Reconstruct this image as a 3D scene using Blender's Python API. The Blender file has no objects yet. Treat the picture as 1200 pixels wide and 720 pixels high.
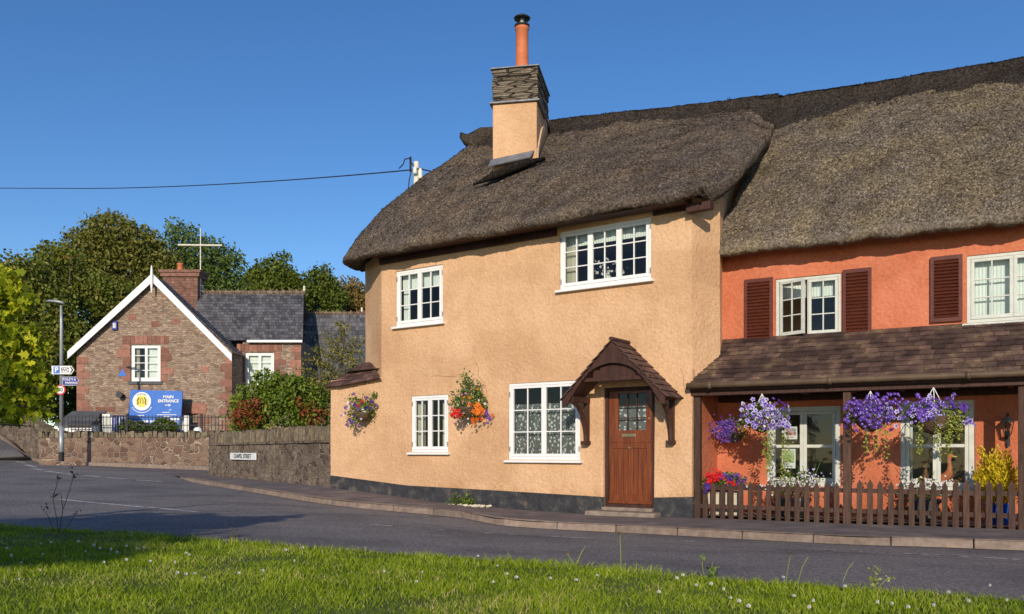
import bpy, math, random
import numpy as np
from mathutils import Vector, Matrix, noise
random.seed(7); rng = np.random.default_rng(11)
R = math.radians
C = bpy.context.scene.collection
EYE, HOR, FOC = 0.96, 530.0, 1000.0

# ------------------------------------------------------------------ materials
def newmat(name):
    m = bpy.data.materials.new(name); m.use_nodes = True
    nt = m.node_tree
    return m, nt, nt.nodes['Principled BSDF'], nt.nodes['Material Output']
def N(nt, t, **kw):
    n = nt.nodes.new(t)
    for k, v in kw.items():
        if k in n.inputs: n.inputs[k].default_value = v
        else: setattr(n, k, v)
    return n
def ramp(nt, stops):
    r = nt.nodes.new('ShaderNodeValToRGB'); e = r.color_ramp.elements
    e[0].position, e[0].color = stops[0][0], (*stops[0][1], 1)
    e[1].position, e[1].color = stops[-1][0], (*stops[-1][1], 1)
    for p, c in stops[1:-1]:
        x = e.new(p); x.color = (*c, 1)
    return r
def mixc(nt, fac, a, b, mode='MIX'):
    m = nt.nodes.new('ShaderNodeMix'); m.data_type = 'RGBA'; m.blend_type = mode
    for i, v in ((0, fac), (6, a), (7, b)):
        if hasattr(v, 'node'): nt.links.new(v, m.inputs[i])
        else: m.inputs[i].default_value = v if i == 0 else (*v, 1)
    return m.outputs[2]
def coords(nt, scale=(1, 1, 1), warp=0, wscale=3):
    tc = nt.nodes.new('ShaderNodeTexCoord'); mp = N(nt, 'ShaderNodeMapping', Scale=scale)
    nt.links.new(tc.outputs['Object'], mp.inputs[0])
    out = mp.outputs[0]
    if warp:
        nz = N(nt, 'ShaderNodeTexNoise', Scale=wscale, Detail=2.0)
        nt.links.new(tc.outputs['Object'], nz.inputs['Vector'])
        vm = nt.nodes.new('ShaderNodeVectorMath'); vm.operation = 'MULTIPLY_ADD'
        nt.links.new(nz.outputs['Color'], vm.inputs[0]); vm.inputs[1].default_value = (warp,)*3
        nt.links.new(out, vm.inputs[2]); out = vm.outputs[0]
    return out
def noisetex(nt, vec, scale, detail=4, rough=.55):
    n = N(nt, 'ShaderNodeTexNoise', Scale=scale, Detail=detail, Roughness=rough)
    nt.links.new(vec, n.inputs['Vector']); return n.outputs['Fac']
def bump(nt, b, h, strength, dist=.02):
    bp = N(nt, 'ShaderNodeBump', Strength=strength, Distance=dist)
    nt.links.new(h, bp.inputs['Height']); nt.links.new(bp.outputs[0], b.inputs['Normal']); return bp
def pmat(name, stops, scale=4, rough=.85, bs=0, bscale=30, bdist=.01, detail=5, stretch=(1, 1, 1), rnd=0, metal=0, spec=.3):
    """noise coloured paint / plaster / metal; rnd>0 adds a per-piece random brightness"""
    m, nt, b, o = newmat(name)
    v = coords(nt, stretch)
    f = noisetex(nt, v, scale, detail, .62)
    r = ramp(nt, stops); nt.links.new(f, r.inputs[0]); col = r.outputs[0]
    if rnd:
        at = nt.nodes.new('ShaderNodeAttribute'); at.attribute_name = 'rnd'
        rr = ramp(nt, [(0, (1-rnd,)*3), (1, (1+rnd,)*3)]); nt.links.new(at.outputs['Fac'], rr.inputs[0])
        col = mixc(nt, 1.0, col, rr.outputs[0], 'MULTIPLY')
    nt.links.new(col, b.inputs['Base Color'])
    b.inputs['Roughness'].default_value = rough; b.inputs['Metallic'].default_value = metal
    b.inputs['Specular IOR Level'].default_value = spec
    if bs: bump(nt, b, noisetex(nt, v, bscale, 3), bs, bdist)
    return m
def leafmat(name, stops, transl=.3, rough=.55):
    m, nt, b, o = newmat(name)
    at = nt.nodes.new('ShaderNodeAttribute'); at.attribute_name = 'rnd'
    r = ramp(nt, stops); nt.links.new(at.outputs['Fac'], r.inputs[0])
    nt.links.new(r.outputs[0], b.inputs['Base Color']); b.inputs['Roughness'].default_value = rough
    b.inputs['Specular IOR Level'].default_value = .25
    t = nt.nodes.new('ShaderNodeBsdfTranslucent'); nt.links.new(r.outputs[0], t.inputs[0])
    mx = nt.nodes.new('ShaderNodeMixShader'); mx.inputs[0].default_value = transl
    nt.links.new(b.outputs[0], mx.inputs[1]); nt.links.new(t.outputs[0], mx.inputs[2]); nt.links.new(mx.outputs[0], o.inputs[0])
    return m
def glassmat(name, refl=.12, tint=(.9, .95, .95)):
    m, nt, b, o = newmat(name)
    tr = N(nt, 'ShaderNodeBsdfTransparent'); tr.inputs[0].default_value = (*tint, 1)
    gl = N(nt, 'ShaderNodeBsdfGlossy', Roughness=.03)
    v = coords(nt); bp = N(nt, 'ShaderNodeBump', Strength=.12, Distance=.02)
    nt.links.new(noisetex(nt, v, 5, 1), bp.inputs['Height']); nt.links.new(bp.outputs[0], gl.inputs['Normal'])
    fr = N(nt, 'ShaderNodeFresnel', IOR=1.5)
    ad = nt.nodes.new('ShaderNodeMath'); ad.operation = 'ADD'; ad.inputs[1].default_value = refl
    nt.links.new(fr.outputs[0], ad.inputs[0])
    mx = nt.nodes.new('ShaderNodeMixShader'); nt.links.new(ad.outputs[0], mx.inputs[0])
    nt.links.new(tr.outputs[0], mx.inputs[1]); nt.links.new(gl.outputs[0], mx.inputs[2]); nt.links.new(mx.outputs[0], o.inputs[0])
    return m
def plaster(name, base, dark, light, speck):
    m, nt, b, o = newmat(name)
    v = coords(nt)
    r = ramp(nt, [(.3, dark), (.5, base), (.72, light)]); nt.links.new(noisetex(nt, v, .9, 5, .6), r.inputs[0])
    r2 = ramp(nt, [(.40, speck), (.56, (1, 1, 1))]); nt.links.new(noisetex(nt, v, 22, 5, .7), r2.inputs[0])
    c = mixc(nt, .55, r.outputs[0], r2.outputs[0], 'MULTIPLY')
    # rain streaks and soft stains, stretched vertically
    v2 = coords(nt, (2.2, 2.2, .35)); r3 = ramp(nt, [(.36, (.80, .76, .70)), (.52, (1, 1, 1))]); nt.links.new(noisetex(nt, v2, 2.0, 5, .65), r3.inputs[0])
    c = mixc(nt, .22, c, r3.outputs[0], 'MULTIPLY')
    pr_ = ramp(nt, [(.44, (.90, .88, .86)), (.50, (1, 1, 1)), (.62, (1.05, 1.05, 1.06))]); nt.links.new(noisetex(nt, coords(nt, (.35, .35, .6)), 1.6, 3, .5), pr_.inputs[0])
    c = mixc(nt, .8, c, pr_.outputs[0], 'MULTIPLY')
    gm_ = nt.nodes.new('ShaderNodeNewGeometry'); sx_ = nt.nodes.new('ShaderNodeSeparateXYZ'); nt.links.new(gm_.outputs['Position'], sx_.inputs[0])
    am = nt.nodes.new('ShaderNodeMath'); am.operation = 'MULTIPLY_ADD'; am.inputs[1].default_value = 1.3; nt.links.new(noisetex(nt, v, 3.5, 5, .7), am.inputs[0]); nt.links.new(sx_.outputs['Z'], am.inputs[2])
    dr_ = ramp(nt, [(.62, (.80, .72, .62)), (.98, (1, 1, 1))]); nt.links.new(am.outputs[0], dr_.inputs[0]); c = mixc(nt, .75, c, dr_.outputs[0], 'MULTIPLY')
    nt.links.new(c, b.inputs['Base Color']); b.inputs['Roughness'].default_value = .92; b.inputs['Specular IOR Level'].default_value = .15
    n1 = noisetex(nt, coords(nt, (1, 1, 1), .35, 1.2), 17, 4, .6); n2 = noisetex(nt, v, 4, 2)
    ad = nt.nodes.new('ShaderNodeMath'); ad.operation = 'MULTIPLY_ADD'; ad.inputs[1].default_value = .6
    nt.links.new(n2, ad.inputs[0]); nt.links.new(n1, ad.inputs[2])
    bump(nt, b, ad.outputs[0], .6, .038)
    return m
def stone(name, cols, mortar, sc, zst, edge=.05, randomness=.9, bstr=.9, bdist=.03, warp=.15, patch=None):
    """random rubble: stretched voronoi cells with mortar"""
    m, nt, b, o = newmat(name)
    v = coords(nt, (1, 1, zst), warp, 3.5)
    ve = N(nt, 'ShaderNodeTexVoronoi', Scale=sc, Randomness=randomness); ve.feature = 'DISTANCE_TO_EDGE'
    vc = N(nt, 'ShaderNodeTexVoronoi', Scale=sc, Randomness=randomness); vc.feature = 'F1'
    nt.links.new(v, ve.inputs['Vector']); nt.links.new(v, vc.inputs['Vector'])
    sp = nt.nodes.new('ShaderNodeSeparateColor'); nt.links.new(vc.outputs['Color'], sp.inputs[0])
    r = ramp(nt, [(i/(len(cols)-1), c) for i, c in enumerate(cols)]); r.color_ramp.interpolation = 'LINEAR'
    nt.links.new(sp.outputs[0], r.inputs[0])
    fn = noisetex(nt, coords(nt), 25, 5, .7); rf = ramp(nt, [(.3, (.6, .6, .6)), (.7, (1.25, 1.25, 1.25))]); nt.links.new(fn, rf.inputs[0])
    c = mixc(nt, 1, r.outputs[0], rf.outputs[0], 'MULTIPLY')
    em = ramp(nt, [(edge*.4, (0, 0, 0)), (edge, (1, 1, 1))]); nt.links.new(ve.outputs['Distance'], em.inputs[0])
    c = mixc(nt, em.outputs[0], mortar, c)
    if patch:
        rp = ramp(nt, [(.52, (0, 0, 0)), (.62, (1, 1, 1))]); nt.links.new(noisetex(nt, coords(nt), 1.3, 5, .65), rp.inputs[0])
        pm = mixc(nt, 1, rp.outputs[0], (.55, .55, .55), 'MULTIPLY'); c = mixc(nt, pm, c, patch)
    nt.links.new(c, b.inputs['Base Color']); b.inputs['Roughness'].default_value = .92; b.inputs['Specular IOR Level'].default_value = .15
    mm = nt.nodes.new('ShaderNodeMath'); mm.operation = 'MULTIPLY_ADD'; mm.inputs[1].default_value = .5
    nt.links.new(fn, mm.inputs[0]); nt.links.new(em.outputs[0], mm.inputs[2])
    bump(nt, b, mm.outputs[0], bstr, bdist)
    return m
def thatchmat(name, dark, mid, light, patchcol, pfac=.5):
    m, nt, b, o = newmat(name)
    v = coords(nt)
    f = noisetex(nt, v, 24, 5, .85); r = ramp(nt, [(.38, dark), (.5, mid), (.64, light)]); nt.links.new(f, r.inputs[0])
    big = noisetex(nt, v, 1.1, 5, .65); rb = ramp(nt, [(.44, (0, 0, 0)), (.58, (pfac,)*3)]); nt.links.new(big, rb.inputs[0])
    pc = mixc(nt, 1, r.outputs[0], patchcol, 'MULTIPLY'); c = mixc(nt, rb.outputs[0], r.outputs[0], pc)
    dk = ramp(nt, [(.36, (.74, .72, .72)), (.54, (1.08, 1.08, 1.08))]); nt.links.new(noisetex(nt, coords(nt, (1, 1, .5)), 2.6, 5, .7), dk.inputs[0]); c = mixc(nt, 1, c, dk.outputs[0], 'MULTIPLY')
    at = nt.nodes.new('ShaderNodeAttribute'); at.attribute_name = 'rnd'
    rr = ramp(nt, [(0, (.55,)*3), (.5, (1, 1, 1)), (1, (1.9, 1.82, 1.7))]); nt.links.new(at.outputs['Fac'], rr.inputs[0])
    c = mixc(nt, 1, c, rr.outputs[0], 'MULTIPLY')
    nt.links.new(c, b.inputs['Base Color']); b.inputs['Roughness'].default_value = 1; b.inputs['Specular IOR Level'].default_value = .05
    bump(nt, b, noisetex(nt, v, 38, 5, .8), 1, .06)
    return m

M = {}
M['beige'] = plaster('apricot_render', (.655, .415, .235), (.60, .365, .20), (.70, .455, .27), (.80, .76, .71))
M['orange'] = plaster('orange_render', (.57, .185, .095), (.52, .155, .077), (.63, .225, .13), (.8, .72, .68))
M['plinth'] = pmat('tarred_plinth', [(.3, (.022, .023, .027)), (.55, (.045, .045, .048)), (.72, (.13, .11, .09))], 5, .8, .7, 18, .03)
M['thatch'] = thatchmat('weathered_thatch', (.050, .040, .034), (.150, .120, .098), (.36, .295, .235), (1.5, 1.38, 1.15), .6)
M['thatch2'] = thatchmat('pale_thatch', (.10, .078, .060), (.255, .208, .160), (.52, .44, .335), (1.3, 1.25, .95), .6)
M['ridge'] = thatchmat('ridge_thatch', (.018, .015, .014), (.050, .042, .037), (.125, .105, .088), (1.2, 1.1, .95))
M['ridgeend'] = pmat('netted_ridge', [(.35, (.030, .026, .024)), (.6, (.085, .074, .066))], 14, .9, 1, 40, .05)
M['white'] = pmat('white_paint', [(.3, (.74, .74, .72)), (.7, (.82, .82, .80))], 6, .45, .15, 40)
M['offwhite'] = pmat('grey_white_paint', [(.3, (.50, .52, .46)), (.7, (.62, .64, .57))], 7, .5, .2, 40)
M['glass'] = glassmat('window_glass', .0)
M['glass2'] = glassmat('dark_glass', .02, (.8, .85, .85))
M['net'] = None
m, nt, b, o = newmat('lace_net'); v = coords(nt)
vo = N(nt, 'ShaderNodeTexVoronoi', Scale=16.0); nt.links.new(v, vo.inputs['Vector'])
r = ramp(nt, [(.30, (.62, .64, .62)), (.42, (.13, .14, .14))]); nt.links.new(vo.outputs['Distance'], r.inputs[0])
r4 = ramp(nt, [(.45, (1, 1, 1)), (.6, (.35, .35, .35))]); nt.links.new(noisetex(nt, v, 60, 3), r4.inputs[0])
nt.links.new(mixc(nt, .6, r.outputs[0], r4.outputs[0], 'MULTIPLY'), b.inputs['Base Color']); b.inputs['Roughness'].default_value = 1; M['net'] = m
M['curtain'] = pmat('cream_curtain', [(.3, (.42, .40, .30)), (.7, (.55, .52, .40))], 3, .95)
M['blind'] = pmat('pale_blind', [(.3, (.62, .66, .60)), (.7, (.72, .76, .70))], 3, .95)
M['inside'] = pmat('room_dark', [(.3, (.38, .34, .27)), (.7, (.48, .43, .35))], 2, .95)
M['doorwood'] = pmat('varnished_door', [(.3, (.09, .020, .005)), (.55, (.185, .046, .011)), (.75, (.27, .078, .02))], 3, .33, .3, 12, .01, 5, (9, 9, .6), spec=.5)
M['darkwood'] = pmat('dark_stained_wood', [(.3, (.030, .013, .009)), (.7, (.075, .031, .020))], 5, .6, .4, 20, .01, 4, (4, 4, .6))
M['shutter'] = pmat('brown_shutter_paint', [(.3, (.085, .022, .015)), (.7, (.13, .036, .022))], 8, .4, .2, 30)
M['fence'] = pmat('brown_fence_stain', [(.3, (.040, .021, .014)), (.7, (.100, .054, .036))], 6, .75, .5, 25, .01, 5, (6, 6, .8), rnd=.3)
M['tile'] = pmat('mossy_brown_tile', [(.36, (.045, .026, .022)), (.52, (.095, .056, .043)), (.60, (.13, .085, .055)), (.70, (.27, .185, .10))], 3.2, .85, .7, 30, .02, 6, rnd=.4)
M['tile2'] = pmat('brown_hood_tile', [(.3, (.07, .035, .028)), (.7, (.15, .085, .066))], 3, .85, .6, 30, .02, 6, rnd=.35)
M['slate'] = pmat('blue_grey_slate', [(.3, (.065, .066, .072)), (.6, (.125, .122, .128)), (.75, (.18, .17, .16))], 1.5, .6, .4, 20, .02, 6, rnd=.4)
M['ridgetile'] = pmat('lichen_ridge_tile', [(.35, (.10, .055, .04)), (.65, (.25, .19, .13))], 4, .9, .5, 20, .02)
M['gstone'] = stone('pink_rubble', [(.19, .135, .10), (.33, .235, .165), (.44, .33, .235), (.25, .155, .115), (.38, .29, .22)], (.48, .38, .28), 5.0, 2.3, .07, .95, 1, .04, .16)
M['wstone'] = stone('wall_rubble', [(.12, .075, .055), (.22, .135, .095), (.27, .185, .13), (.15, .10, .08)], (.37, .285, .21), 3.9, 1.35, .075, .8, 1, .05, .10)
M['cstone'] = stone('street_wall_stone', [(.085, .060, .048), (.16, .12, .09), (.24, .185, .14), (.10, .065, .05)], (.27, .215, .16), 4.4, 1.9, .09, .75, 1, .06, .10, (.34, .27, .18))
M['coping'] = pmat('lichened_coping', [(.3, (.085, .068, .048)), (.5, (.16, .13, .09)), (.7, (.27, .21, .12))], 7, .95, .9, 25, .03, 6, rnd=.35)
M['chstone'] = stone('chimney_slabs', [(.10, .08, .06), (.22, .18, .13), (.30, .25, .18), (.16, .12, .09)], (.06, .05, .04), 2.6, 5.5, .09, .8, 1, .06, .08)
M['sandstone'] = pmat('red_sandstone', [(.3, (.20, .088, .062)), (.7, (.31, .155, .112))], 6, .9, .5, 30, .02, 5, rnd=.3)
M['brickred'] = pmat('old_red_brick', [(.3, (.14, .070, .052)), (.7, (.25, .135, .10))], 8, .9, .6, 30, .02, 5, rnd=.3)
m, nt, b, o = newmat('worn_asphalt'); v = coords(nt)
r = ramp(nt, [(.40, (.080, .073, .068)), (.53, (.170, .155, .146)), (.66, (.50, .465, .43))]); nt.links.new(noisetex(nt, v, 34, 6, .85), r.inputs[0])
r2 = ramp(nt, [(.38, (.72, .71, .72)), (.47, (.96, .95, .94)), (.50, (1.04, 1.02, 1.0)), (.68, (1.22, 1.17, 1.12))]); nt.links.new(noisetex(nt, v, .55, 5, .6), r2.inputs[0])
nt.links.new(mixc(nt, 1, r.outputs[0], r2.outputs[0], 'MULTIPLY'), b.inputs['Base Color']); b.inputs['Roughness'].default_value = .85
bump(nt, b, noisetex(nt, v, 70, 3, .7), .6, .01); M['road'] = m
M['pave'] = pmat('pavement_tarmac', [(.3, (.095, .080, .076)), (.55, (.165, .135, .126)), (.75, (.27, .215, .19))], 2.2, .92, .5, 60, .01, 9)
M['kerb'] = pmat('pinkish_kerb_stone', [(.3, (.16, .12, .095)), (.7, (.29, .22, .17))], 9, .9, .5, 50, .01, 5, rnd=.2)
M['paint'] = pmat('worn_road_paint', [(.40, (.11, .11, .11)), (.50, (.62, .61, .58)), (.8, (.75, .74, .70))], 11, .8, 0, 30, .01, 6)
M['soil'] = pmat('grassy_earth', [(.3, (.06, .085, .012)), (.7, (.12, .15, .025))], 6, 1, .6, 40)
M['field'] = pmat('far_ground', [(.3, (.05, .07, .02)), (.7, (.09, .11, .03))], 1, 1)
M['grass'] = leafmat('grass_blade', [(0, (.12, .19, .008)), (.5, (.25, .35, .014)), (.86, (.39, .47, .03)), (1, (.56, .48, .18))], .4, .5)
M['leaf_olive'] = leafmat('olive_leaf', [(0, (.05, .072, .011)), (.45, (.13, .158, .020)), (.85, (.24, .25, .038)), (1, (.31, .19, .05))], .25)
M['leaf_brown'] = leafmat('bronze_leaf', [(0, (.065, .080, .014)), (.5, (.16, .172, .030)), (1, (.26, .225, .05))], .25)
M['leaf_mid'] = leafmat('mid_green_leaf', [(0, (.045, .085, .018)), (.5, (.11, .17, .032)), (1, (.19, .24, .055))], .25)
M['leaf_dark'] = leafmat('dark_green_leaf', [(0, (.035, .065, .010)), (.5, (.095, .135, .016)), (1, (.20, .22, .03))], .2)
M['leaf_yellow'] = leafmat('sunny_maple_leaf', [(0, (.08, .12, .008)), (.35, (.21, .27, .012)), (.7, (.44, .48, .02)), (1, (.66, .62, .03))], .4)
M['leaf_gold'] = leafmat('golden_leaf', [(0, (.10, .09, .02)), (.6, (.24, .17, .045)), (1, (.34, .22, .08))], .3)
M['leaf_hedge'] = leafmat('hedge_leaf', [(0, (.045, .085, .008)), (.5, (.13, .20, .018)), (1, (.27, .32, .05))], .25)
M['leaf_red'] = leafmat('red_leaf', [(0, (.12, .028, .016)), (.6, (.28, .075, .028)), (1, (.38, .17, .045))], .25)
M['leaf_basket'] = leafmat('basket_leaf', [(0, (.05, .10, .018)), (.5, (.12, .20, .035)), (1, (.24, .31, .07))], .3)
M['leaf_lime'] = leafmat('lime_trailer', [(0, (.22, .26, .04)), (1, (.45, .48, .12))], .3)
M['leaf_conifer'] = leafmat('golden_conifer', [(0, (.26, .24, .01)), (.4, (.62, .46, .015)), (1, (.85, .66, .04))], .3)
def petal(n, a, c): return leafmat(n, [(0, a), (1, c)], .25)
M['p_purple'] = petal('purple_petal', (.085, .025, .30), (.19, .08, .50)); M['p_lilac'] = petal('lilac_petal', (.42, .36, .72), (.70, .66, .86))
M['p_white'] = petal('white_petal', (.68, .66, .64), (.85, .83, .80)); M['p_red'] = petal('red_petal', (.50, .008, .01), (.75, .02, .025))
M['p_orange'] = petal('orange_petal', (.72, .12, .01), (.90, .28, .03)); M['p_dark'] = petal('deep_violet_petal', (.05, .015, .18), (.13, .05, .34))
M['p_pink'] = petal('pink_petal', (.55, .20, .30), (.70, .40, .48))
M['bark'] = pmat('bark', [(.3, (.05, .038, .028)), (.7, (.13, .10, .075))], 6, .95, .8, 20, .03, 5, (3, 3, .6))
M['stem'] = pmat('dry_stem', [(.3, (.05, .035, .02)), (.7, (.11, .08, .04))], 6, .9)
M['gstem'] = pmat('green_stem', [(.3, (.15, .20, .04)), (.7, (.28, .30, .08))], 6, .9)
M['terracotta'] = pmat('terracotta', [(.3, (.48, .13, .05)), (.7, (.62, .20, .08))], 5, .6, .2, 30)
M['steel'] = pmat('grey_steel', [(.3, (.30, .32, .33)), (.7, (.42, .43, .44))], 5, .45, 0, metal=.4)
M['iron'] = pmat('black_iron', [(.3, (.012, .012, .013)), (.7, (.03, .03, .032))], 8, .5, .2, 30)
M['lead'] = pmat('lead_sheet', [(.3, (.13, .14, .16)), (.7, (.26, .27, .29))], 5, .55, .4, 15, .01, metal=.3)
M['mortar'] = pmat('lime_mortar', [(.3, (.50, .32, .19)), (.7, (.62, .46, .32))], 7, .95, .8, 18, .04)
M['concrete'] = pmat('worn_step_stone', [(.3, (.17, .13, .10)), (.7, (.34, .27, .21))], 7, .95, .6, 30, .02)
M['gutter'] = pmat('brown_gutter', [(.3, (.075, .048, .030)), (.7, (.14, .095, .055))], 4, .5, .1, 30)
M['wicker'] = pmat('basket_liner', [(.3, (.07, .04, .025)), (.7, (.17, .11, .07))], 14, .95, .9, 40, .03)
M['cream'] = pmat('cream_planter', [(.3, (.50, .44, .32)), (.7, (.62, .56, .42))], 6, .8, .3, 30)
M['bluepot'] = pmat('glazed_blue_pot', [(.3, (.01, .06, .42)), (.7, (.02, .12, .60))], 4, .2, .1, 10)
M['signblue'] = pmat('blue_board', [(.3, (.035, .14, .50)), (.7, (.05, .18, .58))], 4, .45)
M['navy'] = pmat('navy_sign', [(.3, (.012, .03, .22)), (.7, (.02, .04, .27))], 4, .4)
M['signwhite'] = pmat('sign_white', [(.3, (.76, .76, .74)), (.7, (.84, .84, .82))], 5, .4)
M['signblack'] = pmat('sign_black', [(.3, (.012, .012, .012)), (.7, (.02, .02, .02))], 5, .4)
M['signred'] = pmat('sign_red', [(.3, (.50, .02, .02)), (.7, (.58, .03, .03))], 5, .4)
M['signyellow'] = pmat('sign_yellow', [(.3, (.75, .60, .08)), (.7, (.85, .70, .12))], 5, .4)
M['brass'] = pmat('aged_brass', [(.3, (.35, .27, .14)), (.7, (.50, .42, .26))], 6, .35, metal=.8)
M['greyroof'] = pmat('grey_felt', [(.3, (.07, .075, .08)), (.7, (.12, .125, .13))], 3, .8, .2, 30)
M['duck'] = pmat('carved_duck_wood', [(.3, (.22, .10, .035)), (.7, (.36, .19, .075))], 5, .5, .2, 20)
M['porcelain'] = pmat('milky_insulator', [(.3, (.60, .60, .52)), (.7, (.72, .72, .64))], 5, .4)
M['rustiron'] = pmat('rusty_cover', [(.3, (.11, .05, .035)), (.7, (.20, .10, .07))], 12, .8, .6, 60)
M['mast'] = pmat('weathered_white_mast', [(.3, (.60, .56, .44)), (.7, (.76, .72, .60))], 7, .6)
M['posterart'] = pmat('poster_landscape', [(.35, (.10, .22, .07)), (.5, (.35, .45, .16)), (.62, (.55, .62, .62))], 9, .5)
M['posterred'] = pmat('poster_red_print', [(.40, (.40, .03, .05)), (.52, (.62, .56, .55)), (.62, (.05, .06, .12))], 16, .5)

# ------------------------------------------------------------------ helpers
def link(o, parent=None):
    C.objects.link(o)
    if parent is not None: o.parent = parent
    return o
def props(o, label=None, cat=None, group=None, kind=None):
    if label: o['label'] = label
    if cat: o['category'] = cat
    if group: o['group'] = group
    if kind: o['kind'] = kind
    return o
def thing(name, loc, label, cat, group=None):
    o = bpy.data.objects.new(name, None); o.empty_display_size = .2; o.location = loc
    C.objects.link(o); o['org'] = list(loc); return props(o, label, cat, group)
def org_of(p):
    v = Vector((0, 0, 0))
    while p is not None:
        v += Vector(p.location); p = p.parent
    return v
class MB:
    def __init__(s): s.v = []; s.f = []; s.r = []
    def quad(s, a, b, c, d, r=None): s.poly([a, b, c, d], r)
    def poly(s, pts, r=None):
        n = len(s.v); s.v += [tuple(p) for p in pts]; s.f.append(tuple(range(n, n+len(pts)))); s.r.append(random.random() if r is None else r)
    def hexa(s, c, r=None):          # 8 corners: bottom 4 ccw, top 4 ccw
        n = len(s.v); s.v += [tuple(p) for p in c]; r = random.random() if r is None else r
        for f in ((3, 2, 1, 0), (4, 5, 6, 7), (0, 1, 5, 4), (1, 2, 6, 5), (2, 3, 7, 6), (3, 0, 4, 7)):
            s.f.append(tuple(n+i for i in f)); s.r.append(r)
    def box(s, F, a0, a1, b0, b1, z0, z1, r=None):
        s.hexa([F.P(a0, b1, z0), F.P(a1, b1, z0), F.P(a1, b0, z0), F.P(a0, b0, z0), F.P(a0, b1, z1), F.P(a1, b1, z1), F.P(a1, b0, z1), F.P(a0, b0, z1)], r)
    def prism(s, pts0, pts1, r=None):   # two matching outlines
        n = len(s.v); k = len(pts0); s.v += [tuple(p) for p in pts0] + [tuple(p) for p in pts1]; r = random.random() if r is None else r
        s.f.append(tuple(range(n+k-1, n-1, -1))); s.f.append(tuple(range(n+k, n+2*k))); s.r += [r, r]
        for i in range(k):
            j = (i+1) % k; s.f.append((n+i, n+j, n+k+j, n+k+i)); s.r.append(r)
    def tube(s, pts, rad, seg=8, cap=True, r=None, flat=1.0):
        pts = [Vector(p) for p in pts]; n0 = len(s.v); r = random.random() if r is None else r
        if not hasattr(rad, '__len__'): rad = [rad]*len(pts)
        up = Vector((0, 0, 1)); ref = None
        for i, p in enumerate(pts):
            t = (pts[min(i+1, len(pts)-1)] - pts[max(i-1, 0)]).normalized()
            if ref is None: ref = t.orthogonal().normalized() if abs(t.z) > .9 else t.cross(up).normalized()
            x = (ref - t*ref.dot(t)).normalized(); ref = x; y = t.cross(x)
            for k in range(seg):
                an = 2*math.pi*k/seg; s.v.append(tuple(p + x*math.cos(an)*rad[i] + y*math.sin(an)*rad[i]*flat))
        for i in range(len(pts)-1):
            for k in range(seg):
                a = n0+i*seg+k; b_ = n0+i*seg+(k+1) % seg; s.f.append((a, b_, b_+seg, a+seg)); s.r.append(r)
        if cap:
            s.f.append(tuple(n0+k for k in range(seg-1, -1, -1))); s.f.append(tuple(n0+(len(pts)-1)*seg+k for k in range(seg))); s.r += [r, r]
    def lathe(s, c, prof, seg=20, r=None):   # prof: (radius, z)
        n0 = len(s.v); r = random.random() if r is None else r; c = Vector(c)
        for (ra, z) in prof:
            for k in range(seg):
                an = 2*math.pi*k/seg; s.v.append((c.x+ra*math.cos(an), c.y+ra*math.sin(an), c.z+z))
        for i in range(len(prof)-1):
            for k in range(seg):
                a = n0+i*seg+k; b_ = n0+i*seg+(k+1) % seg; s.f.append((a, b_, b_+seg, a+seg)); s.r.append(r)
        s.f.append(tuple(n0+k for k in range(seg-1, -1, -1))); s.f.append(tuple(n0+(len(prof)-1)*seg+k for k in range(seg))); s.r += [r, r]
    def build(s, name, mat, parent=None, smooth=False, loc=None, bevel=0):
        """vertices are world coordinates; the object is placed at loc (or its parent's place)"""
        me = bpy.data.meshes.new(name)
        base = org_of(parent); L = Vector(loc) if loc is not None else base
        me.from_pydata([(x-L.x, y-L.y, z-L.z) for x, y, z in s.v], [], s.f)
        at = me.attributes.new('rnd', 'FLOAT', 'FACE'); at.data.foreach_set('value', s.r)
        me.materials.append(M[mat]); me.validate()
        if smooth: me.polygons.foreach_set('use_smooth', [True]*len(me.polygons))
        o = bpy.data.objects.new(name, me); o.location = L - base; link(o, parent)
        if bevel:
            bv = o.modifiers.new('bevel', 'BEVEL'); bv.width = bevel; bv.segments = 2; bv.limit_method = 'ANGLE'
        return o
def npmesh(name, mat, V, F, rnd, parent=None, loc=None, smooth=False):
    """V (n,3) world coords, F (m,k) faces"""
    me = bpy.data.meshes.new(name); base = org_of(parent); L = Vector(loc) if loc is not None else base
    V = V - np.array(L); m_, k = F.shape
    me.vertices.add(len(V)); me.vertices.foreach_set('co', V.astype(np.float32).ravel())
    me.loops.add(m_*k); me.loops.foreach_set('vertex_index', F.astype(np.int32).ravel())
    me.polygons.add(m_); me.polygons.foreach_set('loop_start', np.arange(0, m_*k, k, dtype=np.int32))
    me.update(calc_edges=True)
    at = me.attributes.new('rnd', 'FLOAT', 'FACE'); at.data.foreach_set('value', rnd.astype(np.float32))
    me.materials.append(M[mat])
    if smooth: me.polygons.foreach_set('use_smooth', [True]*m_)
    o = bpy.data.objects.new(name, me); o.location = L - base; return link(o, parent)
class Frame:
    """a wall's own axes: a along the wall (to the right seen from outside), b outwards, z up"""
    def __init__(s, O, u):
        s.O = Vector((O[0], O[1], 0)); s.u = Vector((u[0], u[1], 0)).normalized(); s.n = s.u.cross(Vector((0, 0, 1)))
    def P(s, a, b, z): 
        p = s.O + s.u*a + s.n*b; return (p.x, p.y, z)
    def a(s, x, b=0):      # where the sight line of a photo column meets the wall
        k = (x-600)/FOC; O = s.O + s.n*b
        return (k*O.y - O.x)/(s.u.x - k*s.u.y)
    def z(s, x, y, b=0):
        a = s.a(x, b); return EYE + (HOR-y)/FOC*(s.O + s.n*b + s.u*a).y
    def mat(s, a, b, z):
        m_ = Matrix((s.u, (0, 0, 1), s.n)).transposed().to_4x4(); m_.translation = s.P(a, b, z); return m_
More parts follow.
